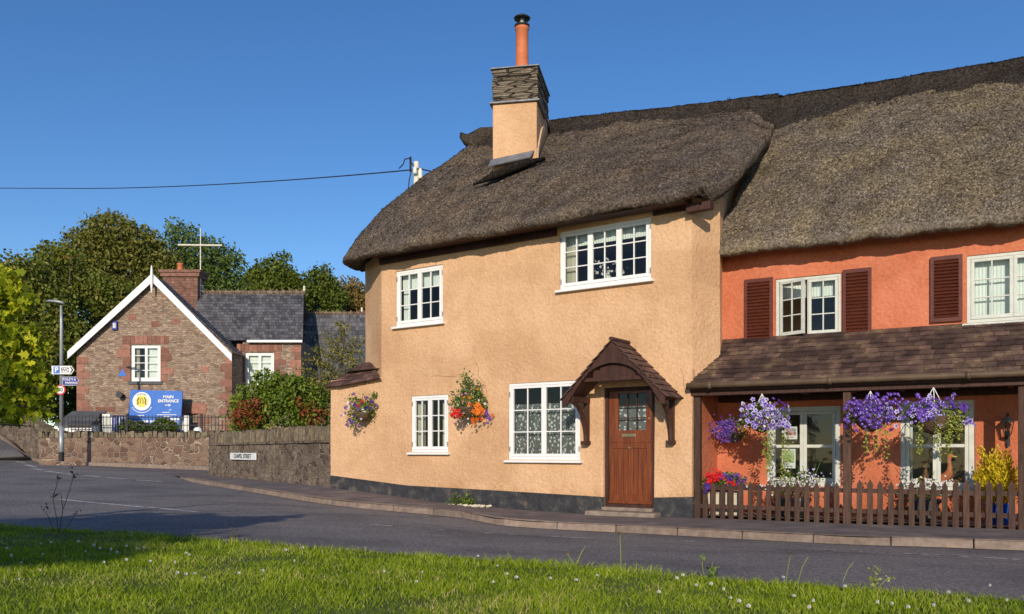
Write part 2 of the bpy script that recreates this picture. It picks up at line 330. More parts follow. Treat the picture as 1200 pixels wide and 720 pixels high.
def text_obj(body, F, a, b, z, height, mat, parent, name='lettering', align='CENTER', wide=1.0, bold=0):
    cu = bpy.data.curves.new('t', 'FONT'); cu.body = body; cu.size = 1; cu.align_x = align; cu.align_y = 'CENTER'
    cu.extrude = .004; cu.offset = bold
    t = bpy.data.objects.new('t', cu); C.objects.link(t); bpy.context.view_layer.update()
    me = bpy.data.meshes.new_from_object(t.evaluated_get(bpy.context.evaluated_depsgraph_get()))
    bpy.data.objects.remove(t)
    k = height/.7
    W = F.mat(a, b, z) @ Matrix.Diagonal((k*wide, k, 1, 1)); base = org_of(parent)
    me.transform(Matrix.Translation(-base) @ W); me.materials.clear(); me.materials.append(M[mat]); me.name = name
    return link(bpy.data.objects.new(name, me), parent)
def disc(mb, F, a, b, z, r, th=.01, seg=28, ratio=1.0):
    p0 = [F.P(a+r*ratio*math.cos(2*math.pi*i/seg), b-th, z+r*math.sin(2*math.pi*i/seg)) for i in range(seg)]
    p1 = [F.P(a+r*ratio*math.cos(2*math.pi*i/seg), b, z+r*math.sin(2*math.pi*i/seg)) for i in range(seg)]
    mb.prism(p0, p1)
def wob(p, s=.6, amp=.012):
    n = noise.noise_vector(Vector(p)*s); return (p[0]+n.x*amp, p[1]+n.y*amp, p[2])
def wall_mesh(mb, F, a0, a1, z0, z1, openings=(), depth=.14, step=.25, amp=.012, top=None, bot=None):
    """outer face with real openings and reveals. top/bot: functions of a"""
    A = sorted(set([a0, a1] + [q for o_ in openings for q in o_[:2]])); Z = sorted(set([z0, z1] + [q for o_ in openings for q in o_[2:4]]))
    def sub(L):
        out = []
        for p, q in zip(L, L[1:]):
            k = max(1, int(round((q-p)/step))); out += [p+(q-p)*i/k for i in range(k)]
        return out + [L[-1]]
    A = sub(A); Z = sub(Z)
    def zz(a, z):
        if top and z == Z[-1]: z = top(a)
        return z
    def pt(a, z): return wob(F.P(a, 0, zz(a, z)), .7, amp)
    for i in range(len(A)-1):
        for j in range(len(Z)-1):
            am, zm = (A[i]+A[i+1])/2, (Z[j]+Z[j+1])/2
            if any(o_[0] < am < o_[1] and o_[2] < zm < o_[3] for o_ in openings): continue
            if top and zm > min(top(A[i]), top(A[i+1])): continue
            mb.quad(pt(A[i], Z[j]), pt(A[i+1], Z[j]), pt(A[i+1], Z[j+1]), pt(A[i], Z[j+1]))
    for (p, q, s_, t) in [o_[:4] for o_ in openings]:
        for (x0, y0, x1, y1) in ((p, s_, q, s_), (q, s_, q, t), (q, t, p, t), (p, t, p, s_)):
            mb.quad(wob(F.P(x0, 0, y0), .7, amp), wob(F.P(x1, 0, y1), .7, amp), F.P(x1, -depth, y1), F.P(x0, -depth, y0))
def window(F, parent, a0, a1, z0, z1, lights=2, cols=2, rows=3, mat='white', inset=.02, sill=.08, curtain=None, label=None, openlight=None, fw=.05, glass='glass', hinges=True, cw=.045, bw=.02):
    """frame mesh (frame, casements, bars) > panes, sill, curtains"""
    fr = MB(); d0, d1 = -inset, -inset-.07
    fr.box(F, a0, a1, d1, d0, z0, z0+fw, .5); fr.box(F, a0, a1, d1, d0, z1-fw, z1, .5)
    n = lights; W = (a1-a0-2*fw)/n
    fr.box(F, a0, a0+fw, d1, d0, z0+fw, z1-fw, .5); fr.box(F, a1-fw, a1, d1, d0, z0+fw, z1-fw, .5)
    for i in range(1, n):
        x = a0+fw+W*i; fr.box(F, x-fw*.3, x+fw*.3, d1, d0-.004, z0+fw, z1-fw, .5)
    pn = MB(); casem = []
    for i in range(n):
        x0 = a0+fw+W*i+.004; x1 = a0+fw+W*(i+1)-.004; y0, y1 = z0+fw+.004, z1-fw-.004
        G = F; e0, e1 = d0-.042, d0+.008; tgt = fr
        if openlight == i:
            ang = R(24); px, py, _ = F.P(x0, 0, 0); uu = F.u*math.cos(ang)+F.n*math.sin(ang)
            G = Frame((px, py), uu); x1 = x1-x0; x0 = 0.0; tgt = MB(); casem.append(tgt)
        tgt.box(G, x0, x1, e0, e1, y0, y0+cw*1.25, .5); tgt.box(G, x0, x1, e0, e1, y1-cw, y1, .5)
        tgt.box(G, x0, x0+cw, e0, e1, y0+cw*1.25, y1-cw, .5); tgt.box(G, x1-cw, x1, e0, e1, y0+cw*1.25, y1-cw, .5)
        gx0, gx1, gy0, gy1 = x0+cw, x1-cw, y0+cw*1.25, y1-cw
        for c in range(1, cols): xx = gx0+(gx1-gx0)*c/cols; tgt.box(G, xx-bw/2, xx+bw/2, e0+.008, e1-.008, gy0, gy1, .5)
        for r_ in range(1, rows):
            yy = gy0+(gy1-gy0)*r_/rows
            for c in range(cols):
                q0 = gx0+(gx1-gx0)*c/cols+(bw/2 if c else 0); q1 = gx0+(gx1-gx0)*(c+1)/cols-(bw/2 if c < cols-1 else 0)
                tgt.box(G, q0, q1, e0+.010, e1-.010, yy-bw/2, yy+bw/2, .5)
        pn.quad(G.P(gx0, (e0+e1)/2, gy0), G.P(gx1, (e0+e1)/2, gy0), G.P(gx1, (e0+e1)/2, gy1), G.P(gx0, (e0+e1)/2, gy1))
    fr_o = fr.build('window', mat, parent, bevel=.004)
    if label: fr_o['label'] = label
    for cm in casem: cm.build('open_casement', mat, fr_o, bevel=.003)
    pn.build('pane', glass, fr_o)
    if hinges:
        for i, x in ((0, a0+.012), (1, a1-.03)):
            for zz in (z0+(z1-z0)*.14, z0+(z1-z0)*.86): h = MB(); h.box(F, x, x+.018, -inset-.002, -inset+.014, zz-.045, zz+.045); h.build('hinge', 'steel', fr_o)
    if sill:
        s_ = MB(); s_.hexa([F.P(a0-.06, .0+sill, z0-.05), F.P(a1+.06, sill, z0-.05), F.P(a1+.06, -inset-.08, z0-.05), F.P(a0-.06, -inset-.08, z0-.05),
                            F.P(a0-.06, sill, z0-.012), F.P(a1+.06, sill, z0-.012), F.P(a1+.06, -inset-.08, z0-.003), F.P(a0-.06, -inset-.08, z0-.003)]); s_.build('sill', mat, fr_o, bevel=.004)
    for cu in (curtain or []):
        kind, c0, c1, y0, y1 = cu[:5]; cb = MB(); k = max(8, int((c1-c0)*70)); b0 = -inset-.14
        def wv(i): return b0 + .022*math.sin(i*1.9+c0*7) * (0.25 if kind == 'blind' else 1)
        for i in range(k):
            q0, q1 = c0+(c1-c0)*i/k, c0+(c1-c0)*(i+1)/k
            cb.quad(F.P(q0, wv(i), y0), F.P(q1, wv(i+1), y0), F.P(q1, wv(i+1), y1), F.P(q0, wv(i), y1), .5)
        cb.build({'net': 'net_curtain', 'curtain': 'curtain', 'blind': 'blind'}[kind], kind, fr_o, smooth=True)
    return fr_o
def tiles(mb, A, B, Cc, D, rows, cols, th=.018, lift=.018, jit=.008, overhang=.03, uneven=.0):
    """A,B bottom left/right, Cc,D top right/left; overlapping courses of single tiles"""
    A, B, Cc, D = map(Vector, (A, B, Cc, D)); nrm = (B-A).cross(D-A).normalized()
    if nrm.z < 0: nrm = -nrm
    def P(u, v): return (A*(1-u)+B*u)*(1-v) + (D*(1-u)+Cc*u)*v
    for r_ in range(rows):
        v0 = r_/rows; v1 = (r_+1)/rows; off = .5*(r_ % 2)
        k = -off
        while k < cols:
            w = 1+random.uniform(-.22, .22)*(uneven*4 if uneven else .5)
            u0, u1 = max(0, k/cols), min(1, (k+w)/cols); k += w
            if u1-u0 < .002: continue
            e = (u1-u0)*.03; j = random.uniform(-jit, jit); l0 = lift+th*.5+random.uniform(0, jit)
            b0 = P(u0+e, v0)+nrm*l0; b1 = P(u1-e, v0)+nrm*(l0+j*.3); t1 = P(u1-e, v1)+nrm*.002; t0 = P(u0+e, v1)+nrm*.002
            down = (P(u0, v0)-P(u0, v1)).normalized()*(overhang+j); b0 += down; b1 += down
            dn = nrm*(-th)
            mb.hexa([b0+dn, b1+dn, t1+dn, t0+dn, b0, b1, t1, t0])

# leaves ------------------------------------------------------------------
def leaf_arrays(P, size, aspect=.55, droop=0, up=0.0, out=None):
    n = len(P); a = rng.normal(size=(n, 3)); 
    if out is not None: a = a*.7 + out*.9
    a[:, 2] -= droop; a /= np.linalg.norm(a, axis=1)[:, None]
    b_ = rng.normal(size=(n, 3)); b_[:, 2] += up; b_ -= a*np.sum(a*b_, 1)[:, None]; b_ /= np.linalg.norm(b_, axis=1)[:, None]
    s = (size*rng.uniform(.6, 1.3, n))[:, None]; c = np.cross(a, b_)
    V = np.stack([P - a*s*.5, P + b_*s*aspect*.5 - c*s*.08, P + a*s*.5, P - b_*s*aspect*.5 - c*s*.08], 1).reshape(-1, 3)
    F = np.arange(4*n).reshape(n, 4); return V, F
def lobes_points(lobes, nclump, per, sig, shell=.55, zmin=None):
    L = np.array(lobes, float); vol = L[:, 3]*L[:, 4]*L[:, 5]; pr = vol**.7; pr /= pr.sum()
    idx = rng.choice(len(L), nclump, p=pr); d = rng.normal(size=(nclump, 3)); d /= np.linalg.norm(d, axis=1)[:, None]
    r_ = rng.uniform(shell, 1.05, nclump)**.8
    cen = L[idx, :3] + d*L[idx, 3:6]*r_[:, None]
    n = nclump*per; ci = np.repeat(np.arange(nclump), per)
    P = cen[ci] + rng.normal(size=(n, 3))*sig*rng.uniform(.5, 1.4, nclump)[ci][:, None]*np.array([1, 1, .75])
    tone = np.clip(rng.uniform(.0, 1, nclump)[ci]*.6 + rng.uniform(0, 1, n)*.45, 0, 1)
    dn_ = np.min(np.linalg.norm((P[:, None, :]-L[None, :, :3])/L[None, :, 3:6], axis=2), axis=1); kk = dn_ < 1.0+.34*rng.random(len(P))**2; P, tone = P[kk], tone[kk]
    if zmin is not None: k = P[:, 2] > zmin; P, tone = P[k], tone[k]
    return P, tone, cen
def crown(name, mat, parent, lobes, nclump, per, sig, size, zmin=None, shell=.55, aspect=.6, spikes=0):
    P, tone, cen = lobes_points(lobes, nclump, per, sig, shell, zmin)
    V, F = leaf_arrays(P, size, aspect)
    return npmesh(name, mat, V, F, tone, parent)
def tree(base, lobes, mat, label, nclump=500, per=14, sig=.5, size=.3, trunk_r=.25, group=None, name='tree', shell=.55, limbs=10):
    t = thing(name, base, label, 'tree', group); mb = MB(); b0 = Vector(base)
    L = [Vector(l[:3]) for l in lobes]; top = sum(L, Vector())/len(L)
    fork = Vector((b0.x*.8+top.x*.2, b0.y*.8+top.y*.2, b0.z+(top.z-b0.z)*.45))
    mb.tube([b0, b0*.5+fork*.5+Vector((.1, 0, 0)), fork, top], [trunk_r*1.25, trunk_r, trunk_r*.8, trunk_r*.25], 10)
    for i in range(limbs):
        l = lobes[i % len(lobes)]; e = Vector(l[:3]) + Vector((random.uniform(-.7, .7)*l[3], random.uniform(-.7, .7)*l[4], random.uniform(-.2, .8)*l[5]))
        m_ = fork*.5+e*.5+Vector((random.uniform(-.3, .3), random.uniform(-.3, .3), -.1*(e-fork).length)); mb.tube([fork+Vector((0, 0, random.uniform(-.5, .5))), m_, e], [trunk_r*.5, trunk_r*.3, trunk_r*.06], 6)
    mb.build('trunk', 'bark', t, smooth=True)
    crown('crown', mat, t, lobes, nclump, per, sig, size, shell=shell); return t

# ------------------------------------------------------------------ ground, road, kerb, pavement, grass
K = [(14, 6.6, -.12), (6.1, 10.1, -.1), (4.1, 10.85, -.1), (1.95, 12.15, -.1), (0, 13.15, -.08), (-1.0, 14.3, -.02), (-3.35, 16.1, .06), (-5.7, 19, .16), (-9.75, 25, .24), (-12.3, 28.4, .34), (-14.8, 30.3, .40), (-19.0, 33.7, .60), (-21.6, 36, 1.48), (-45, 62, 6)]
B = [(15.5, 7.9, -.1), (7.62, 12.45, -.08), (5.7, 13.55, -.1), (3.6, 14.8, -.1), (1.1, 15.0, -.11), (-1.2, 16.6, -.03), (-3.9, 18.5, .19), (-6.7, 22.5, .23), (-9.2, 26.2, .27), (-10.6, 32.2, .45), (-14.5, 32.2, .46), (-18.6, 34.3, .60), (-22.2, 37.2, 1.5), (-44, 65, 6)]
NE = [(8, 2.7, .05), (4.0, 4.5, .07), (2.9, 5.05, .09), (1.1, 5.95, .10), (-.3, 6.75, .11), (-1.4, 7.3, .12), (-3.2, 8.2, .14), (-5.2, 9.1, .15), (-8, 10.3, .19), (-12, 12.5, .28), (-16, 16, .36), (-22, 21, .5), (-30, 28, .9), (-60, 50, 4)]
def catmull(P, k):
    P = [np.array(p, float) for p in P]; out = []
    for i in range(len(P)-1):
        p0 = P[max(i-1, 0)]; p1 = P[i]; p2 = P[i+1]; p3 = P[min(i+2, len(P)-1)]
        for j in range(k):
            t = j/k; out.append(.5*((2*p1)+(-p0+p2)*t+(2*p0-5*p1+4*p2-p3)*t*t+(-p0+3*p1-3*p2+p3)*t**3))
    out.append(P[-1]); return out
Ks, Bs, Ns = catmull(K, 8), catmull(B, 8), catmull(NE, 8)
def strip(L0, L1, rows, z0=0, z1=0):
    mb = MB(); n = len(L0); g = []
    for r_ in range(rows+1):
        t = r_/rows
        for i in range(n): p = L0[i]*(1-t)+L1[i]*t; g.append((p[0], p[1], p[2]+z0*(1-t)+z1*t))
    mb.v = g
    for r_ in range(rows):
        for i in range(n-1): a = r_*n+i; mb.f.append((a, a+1, a+n+1, a+n)); mb.r.append(.5)
    return mb
def flip(mb): mb.f = [tuple(reversed(f)) for f in mb.f]; return mb
def up_fix(o):
    me = o.data
    if len(me.polygons) and sum(p.normal.z for p in me.polygons) < 0: me.flip_normals()
    return o
Kg = [p + np.array((0, 0, .105*min(1, max(0, (i-62)/3)))) for i, p in enumerate(Ks)]
road = up_fix(strip(Kg, Ns, 14, -.105, 0).build('road', 'road', smooth=True)); road['kind'] = 'structure'
pav = up_fix(strip(Ks, Bs, 6).build('pavement', 'pave', smooth=True)); pav['kind'] = 'structure'
from mathutils.bvhtree import BVHTree
road_bvh = BVHTree.FromPolygons([v.co.copy() for v in road.data.vertices], [tuple(p.vertices) for p in road.data.polygons])
def road_z(x, y):
    h = road_bvh.ray_cast(Vector((x, y, 20)), Vector((0, 0, -1))); return h[0].z if h[0] is not None else -50
def road_pt(x, y):      # the road point on the sight line of a photo position
    h = road_bvh.ray_cast(Vector((0, 0, EYE)), Vector(((x-600)/FOC, 1, (HOR-y)/FOC)).normalized())
    return tuple(h[0]) if h[0] is not None else (0, 12, 0)
def kerb(line, name, mat, w=.14, L=.92, drop=.13, lab=None):
    mb = MB(); pts = [Vector(p) for p in line]; acc = []; cur = 0
    cum = [0]
    for p, q in zip(pts, pts[1:]): cum.append(cum[-1]+(q-p).length)
    def at(s_):
        for i in range(len(cum)-1):
            if cum[i+1] >= s_: t = (s_-cum[i])/(cum[i+1]-cum[i]+1e-9); return pts[i].lerp(pts[i+1], t)
        return pts[-1]
    s_ = 0
    while s_ < cum[-1]-.1:
        e = min(s_+L, cum[-1]); p, q = at(s_+.006), at(e-.006); d = (q-p).normalized(); back = Vector((-d.y, d.x, 0))
        if back.y < 0: back = -back
        j = Vector((0, 0, random.uniform(-.004, .004)))+back*random.uniform(-.006, .006); p = p+j; q = q+j; up = Vector((0, 0, .006)); dn = Vector((0, 0, -drop))
        if d.x > 0: p, q = p, q
        mb.hexa([p+dn, q+dn, q+back*w+dn, p+back*w+dn, p+up+back*.02, q+up+back*.02, q+back*w+up, p+back*w+up]) if d.x > 0 else mb.hexa([q+dn, p+dn, p+back*w+dn, q+back*w+dn, q+up+back*.02, p+up+back*.02, p+back*w+up, q+back*w+up])
        s_ = e
    o = mb.build(name, mat, bevel=.012); o['kind'] = 'structure'; return o
kerb(Ks[:8*8+1], 'kerb', 'kerb')
kerb(catmull([(-9.8, 28.6, .46), (-11.6, 29.5, .49), (-14.3, 31.1, .55), (-17.8, 33.1, .60), (-19.0, 33.9, .70), (-20.2, 34.8, 1.05), (-21.6, 36.2, 1.56), (-28, 43, 3.2)], 6), 'kerb', 'kerb', L=1.2, drop=.25)
# grass bank on the camera's side of the road
far = [np.array((p[0]*1.0 + (p[0]-0)*.3, -25.0, .10)) for p in Ns]
gb = strip(Ns, far, 60)
gb.v = [(x, y, z + .02*noise.noise(Vector((x*.8, y*.8, 0))) * (1 if i >= len(Ns) else 0)) for i, (x, y, z) in enumerate(gb.v)]
gs = up_fix(gb.build('grass_bank', 'soil', smooth=True)); gs['kind'] = 'structure'
NX = np.array([p[0] for p in Ns])[::-1]; NY = np.array([p[1] for p in Ns])[::-1]; NZ = np.array([p[2] for p in Ns])[::-1]
def gz(x, y):
    ny = np.interp(x, NX, NY); nz = np.interp(x, NX, NZ); t = np.clip((ny-y)/(ny+25), 0, 1); return nz*(1-t)+.10*t
def grass_blades():
    n = 520000
    X = rng.uniform(-9, 7.5, n); Y = rng.uniform(2.6, 10.6, n)
    ny = np.interp(X, NX, NY); edge = ny-.02+.05*np.sin(X*3.1)+.04*np.sin(X*7.7)+.06*np.sin(X*1.3+1)+rng.normal(0, .035, n)
    k = (Y < edge) & (np.abs(X) < Y*.62+1.2) & (rng.uniform(0, 1, n) < np.clip(5.2/Y, .35, 1)**1.2); X, Y = X[k], Y[k]; n = len(X)
    Z = gz(X, Y)-.01
    pat = .5+.5*np.sin(X*1.7+np.sin(Y*2.3)*1.5)*np.sin(Y*2.1+X*.7)
    cl = np.array([noise.noise(Vector((x*2.2, y*2.2, 3.1))) for x, y in zip(X, Y)])
    H = (.020+.022*rng.random(n))*(1+.6*cl+.25*pat); tall = rng.random(n) < .012; H = np.where(tall, H*1.7, H)
    edgeb = np.clip(1-(edge[k]-Y)/.25, 0, 1); H *= 1+.35*edgeb
    an = rng.uniform(0, 2*np.pi, n); W = .0019+.0015*rng.random(n); W *= 1+np.clip(Y-4, 0, 5)*.14
    dx, dy = np.cos(an), np.sin(an); lean = H*rng.uniform(.15, .95, n); la = rng.uniform(0, 2*np.pi, n); lx, ly = np.cos(la)*lean, np.sin(la)*lean
    def st(a, b_, c): return np.stack([a, b_, c], 1)
    v0 = st(X-dx*W, Y-dy*W, Z); v1 = st(X+dx*W, Y+dy*W, Z)
    v2 = st(X+dx*W*.8+lx*.35, Y+dy*W*.8+ly*.35, Z+H*.6); v3 = st(X-dx*W*.8+lx*.35, Y-dy*W*.8+ly*.35, Z+H*.6)
    v4 = st(X+lx+dx*W*.15, Y+ly+dy*W*.15, Z+H); v5 = st(X+lx-dx*W*.15, Y+ly-dy*W*.15, Z+H)
    V = np.stack([v0, v1, v2, v3, v4, v5], 1).reshape(-1, 3); i = np.arange(n)*6
    F = np.concatenate([np.stack([i, i+1, i+2, i+3], 1), np.stack([i+3, i+2, i+4, i+5], 1)])
    tone = np.clip(.45+.45*cl+rng.normal(0, .2, n), 0, .88); dry = np.array([noise.noise(Vector((x*1.1, y*1.1, 9.3))) for x, y in zip(X, Y)]); tone = np.where(rng.random(n) < np.clip(.05+.5*(dry-.12), .03, .30), 1.0, tone)
    o = npmesh('grass', 'grass', V, F, np.concatenate([tone, tone])); props(o, 'short sunlit green lawn grass in front of the road', 'grass', kind='stuff')
grass_blades()
g = MB(); S = 420; ys = [-60, 0, 20, 30, 36, 60, 120, 420]; zs = [-.6, -.6, -.6, -.5, .25, .5, 1, 1]
for i in range(len(ys)-1): g.quad((-S, ys[i], zs[i]), (S, ys[i], zs[i]), (S, ys[i+1], zs[i+1]), (-S, ys[i+1], zs[i+1]))
g.build('ground', 'field')['kind'] = 'structure'
# painted markings
def marking(pix, w, h=.005):
    mb = MB(); P = [Vector(road_pt(*p)) for p in pix]; L = [];
    for i in range(len(P)-1):
        k = max(1, int((P[i+1]-P[i]).length/.4)); L += [P[i].lerp(P[i+1], j/k) for j in range(k)]
    L.append(P[-1]); q = []
    for i, p in enumerate(L):
        t = (L[min(i+1, len(L)-1)]-L[max(i-1, 0)]); s_ = Vector((-t.y, t.x, 0)).normalized()*w/2
        q.append([Vector((c.x, c.y, road_z(c.x, c.y)+h)) for c in (p-s_, p+s_)])
    for i in range(len(q)-1): mb.quad(q[i][0], q[i+1][0], q[i+1][1], q[i][1])
    o = up_fix(mb.build('road_marking', 'paint')); o['kind'] = 'structure'
for a_, b_ in (((19, 541.5), (30, 543)), ((31, 545), (42, 547.5)), ((38, 549.5), (51, 551.3)), ((53, 552.3), (72, 554.5)), ((74, 555.3), (86, 556.5)), ((98, 557.5), (118, 559)), ((124, 560), (148, 561.5)), ((160, 563), (190, 564.6))): marking([a_, b_], .16)
marking([(68, 585.5), (150, 593), (232, 600.5)], .10)
for a_, b_ in (((435, 615), (462, 617.3)), ((505, 620.5), (520, 621.3)), ((567, 625), (577, 625.4)), ((590, 626.3), (604, 627)), ((644, 629.3), (655, 629.8)), ((660, 629.8), (688, 631.6)), ((804, 634.6), (814, 634.9)),
               ((966, 645), (979, 645.6)), ((1007, 647.2), (1024, 648)), ((1035, 648.2), (1040, 648.5)), ((1060, 649), (1088, 650.6)), ((1095, 651), (1139, 653)), ((1152, 654), (1180, 655.2)), ((1186, 656), (1200, 656.8)),
               ((495, 605), (503, 605.6)), ((580, 612), (592, 613))): marking([a_, b_], .075)

def seam(P0, w, mat, name, h=.004, jag=.02):
    mb = MB(); L = []
    for p, q in zip(P0, P0[1:]):
        p, q = Vector(p), Vector(q); k = max(1, int((q-p).length/.18)); L += [p.lerp(q, j/k) for j in range(k)]
    L.append(Vector(P0[-1])); qd = []
    for i, p in enumerate(L):
        t = L[min(i+1, len(L)-1)]-L[max(i-1, 0)]; s_ = Vector((-t.y, t.x, 0)).normalized(); ww = w*(.5+.35*noise.noise(p*1.7)); off = s_*noise.noise(p*.9+Vector((4, 0, 0)))*jag
        qd.append([Vector((c_.x, c_.y, road_z(c_.x, c_.y)+h)) for c_ in (p+off-s_*ww, p+off+s_*ww)])
    for i in range(len(qd)-1):
        if min(v_.z for v_ in qd[i]+qd[i+1]) > -5: mb.quad(qd[i][0], qd[i+1][0], qd[i+1][1], qd[i][1])
    o = up_fix(mb.build(name, mat)); o['kind'] = 'structure'
M['tar'] = pmat('tar_seam', [(.35, (.035, .033, .034)), (.7, (.10, .095, .092))], 9, .8)
M['grit'] = pmat('gutter_grit', [(.35, (.11, .095, .085)), (.52, (.19, .15, .12)), (.7, (.32, .24, .17))], 7, 1, .6, 60, .01, 8)
seam([road_pt(430, 614.3), road_pt(560, 624), road_pt(690, 632.5), road_pt(830, 640)], .028, 'tar', 'road_seam', h=.003)
seam([road_pt(845, 641), road_pt(1000, 648.5), road_pt(1200, 660)], .022, 'tar', 'road_seam', h=.003)
seam([tuple(k+(n_-k)*(.14/np.linalg.norm((n_-k)[:2]))) for k, n_ in zip(Ks[2:62:2], Ns[2:62:2])], .12, 'grit', 'gutter_grit', h=.0035, jag=.03)
pt1 = [] and [road_pt(x, y) for x, y in ((330, 588), (470, 596), (478, 604), (335, 596))]
# ------------------------------------------------------------------ apricot thatched cottage
FM = Frame((-3.9, 18.36), (.827, -.563))          # front wall
aC = FM.a(811)                                     # right corner
house = thing('thatched_cottage', FM.P(aC/2, -1, -.1), 'two storey apricot rendered cottage with dark thatched roof and tall orange chimney pot', 'cottage')
aF = FM.a(447)                                     # where the upper chamfer starts
cornerL = Vector(FM.P(aF, 0, 0)); facetE = Vector((-3.22, 18.75, 0)); cornerR = Vector(FM.P(aC, 0, 0)); RA = Vector((3.52, 14.62, 0))
FR = Frame((RA.x, RA.y), (.866, -.5))              # orange house wall
def op(F, x0, x1, z0, z1): return (F.a(x0), F.a(x1), z0, z1)
UL = op(FM, 464, 519, 3.50, 4.62); UR = op(FM, 656, 763, 3.83, 4.86); LL = op(FM, 482, 525, .96, 2.08); LR = op(FM, 596, 679.5, .82, 2.22)
DOOR = op(FM, 708, 767, .03, 2.06)
w = MB()
wall_mesh(w, FM, 0, aF, -.4, 2.5, [])
wall_mesh(w, FM, aF, aC, -.4, 5.08, [UL, UR, LL, LR, DOOR])
FF = Frame((facetE.x, facetE.y), (cornerL.x-facetE.x, cornerL.y-facetE.y)); lf = (cornerL-facetE).length
wall_mesh(w, FF, 0, lf, 2.2, 5.08)
Fc = Frame((cornerR.x, cornerR.y), (RA.x-cornerR.x, RA.y-cornerR.y)); lc = (RA-cornerR).length
wall_mesh(w, Fc, 0, lc, -.4, 2.3)
uR = Vector((3.43, 14.12, 0)); Fu = Frame((cornerR.x-.03, cornerR.y+.02), (uR.x-cornerR.x+.03, uR.y-cornerR.y-.02)); lu = (uR-cornerR).length+.03
wall_mesh(w, Fu, 0, lu, 2.0, 5.6, top=lambda a: 5.02+.5*a)
wall_mesh(w, Frame((uR.x, uR.y), (.35, .95)), 0, 1.9, 2.0, 5.6, top=lambda a: 5.3+.35*a)
w.poly([Fu.P(0, 0, 2.0), Fu.P(lu, 0, 2.0), (RA.x, RA.y, 2.0)])
# hidden sides close the shell
be = facetE+Vector((.563, .827, 0))*5; br = cornerR+Vector((.563, .827, 0))*7
bl = Vector((-3.9, 18.36, 0)); wall_mesh(w, Frame((bl.x+.9, bl.y+2.4), (-.9, -2.4)), 0, 2.56, -.4, 2.5)
for p, q in ((be, facetE), (br, be)):
    wall_mesh(w, Frame((p.x, p.y), (q.x-p.x, q.y-p.y)), 0, (q-p).length, -.5, 5.08, step=1)
w.build('wall', 'beige', house)
# gable triangle of render behind the verge, above the orange house
gm = MB(); p0 = Vector(Fc.P(-.05, -.03, 4.9)); p1 = Vector(Fc.P(lc+.4, -.03, 4.9)); pt_ = Vector((4.3, 16.0, 6.35)); gm.poly([p0, p1, pt_+Vector((.3, .5, 0)), pt_]); gm.build('gable_wall', 'beige', house)
# interior floor slab and dark rooms
inn = MB()
for z_ in (2.75,): inn.poly([FM.P(.2, -.3, z_), FM.P(aC-.2, -.3, z_), FM.P(aC-.2, -4.5, z_), FM.P(.6, -4.5, z_)])
inn.quad(FM.P(.2, -2.6, -.3), FM.P(aC-.1, -2.6, -.3), FM.P(aC-.1, -2.6, 5), FM.P(.2, -2.6, 5)); inn.build('room_partition', 'inside', house)
M['ceil'] = pmat('white_ceiling', [(.3, (.62, .60, .54)), (.7, (.72, .70, .64))], 3, .9)
for z_ in (2.70, 5.0):
    cg = MB(); cg.poly([FM.P(.3 if z_ < 3 else aF+.1, -.05, z_), FM.P(aC-.1, -.05, z_), FM.P(aC-.1, -2.6, z_), FM.P(.6 if z_ < 3 else aF+.1, -2.6, z_)]); cg.build('ceiling', 'ceil', house)
# hairline cracks in the render
M['crack'] = pmat('render_crack', [(.3, (.22, .12, .06)), (.7, (.34, .20, .10))], 9, 1)
for path in (((557, 424), (561, 432), (560, 441), (567, 448), (570, 458), (569, 466)), ((797, 432), (801, 441), (800, 450), (804, 462)), ((505, 441), (512, 440.5), (523, 441.5), (535, 441))):
    ck = MB(); ck.tube([wob(FM.P(FM.a(x_), .001, FM.z(x_, y_)), .7, .012) for x_, y_ in path], .0045, 5); ck.build('render_crack', 'crack', house)
# plinth
pl = MB(); prof = [(0, .46), (FM.a(477), .29), (FM.a(595), .24), (FM.a(705), .19)]
def plinth_seg(pr, F=FM):
    for (q0, t0), (q1, t1) in zip(pr, pr[1:]):
        k = max(1, int((q1-q0)/.3))
        for i in range(k):
            s0, s1 = q0+(q1-q0)*i/k, q0+(q1-q0)*(i+1)/k; y0, y1 = t0+(t1-t0)*i/k, t0+(t1-t0)*(i+1)/k
            pl.hexa([F.P(s0, .035, -.4), F.P(s1, .035, -.4), F.P(s1, -.02, -.4), F.P(s0, -.02, -.4), F.P(s0, .018, y0), F.P(s1, .018, y1), F.P(s1, -.02, y1), F.P(s0, -.02, y0)], .5)
plinth_seg(prof[:-1]+[(DOOR[0], .19)]); pl.build('plinth', 'plinth', house); pl = MB(); plinth_seg([(DOOR[1], .21), (aC+.015, .24)]); plinth_seg([(0, .24), (.35, .24)], Fc)
pl.build('plinth', 'plinth', house)
# windows
def W_(o_): return o_[:4]
window(FM, house, *UL, lights=2, cols=2, rows=3, curtain=[('blind', UL[0]+.08, UL[0]+.25, UL[2], UL[3]), ('blind', UL[0]+.05, UL[1]-.05, UL[3]-.38, UL[3]-.02)], label='upstairs two light casement window')
window(FM, house, *UR, lights=3, cols=2, rows=3, curtain=[('curtain', UR[0]+.06, UR[0]+.30, UR[2], UR[3]), ('blind', UR[0]+.05, UR[1]-.05, UR[3]-.26, UR[3]-.02)], label='upstairs three light casement window under the eave')
window(FM, house, *LL, lights=2, cols=2, rows=3, curtain=[('curtain', LL[0]+.02, LL[0]+.24, LL[2], LL[3]), ('curtain', LL[1]-.24, LL[1]-.02, LL[2], LL[3])], label='small ground floor two light window')
window(FM, house, *LR, lights=2, cols=2, rows=3, curtain=[('net', LR[0]+.02, LR[1]-.02, LR[2], LR[2]+1.02)], label='large ground floor window with lace half curtain')
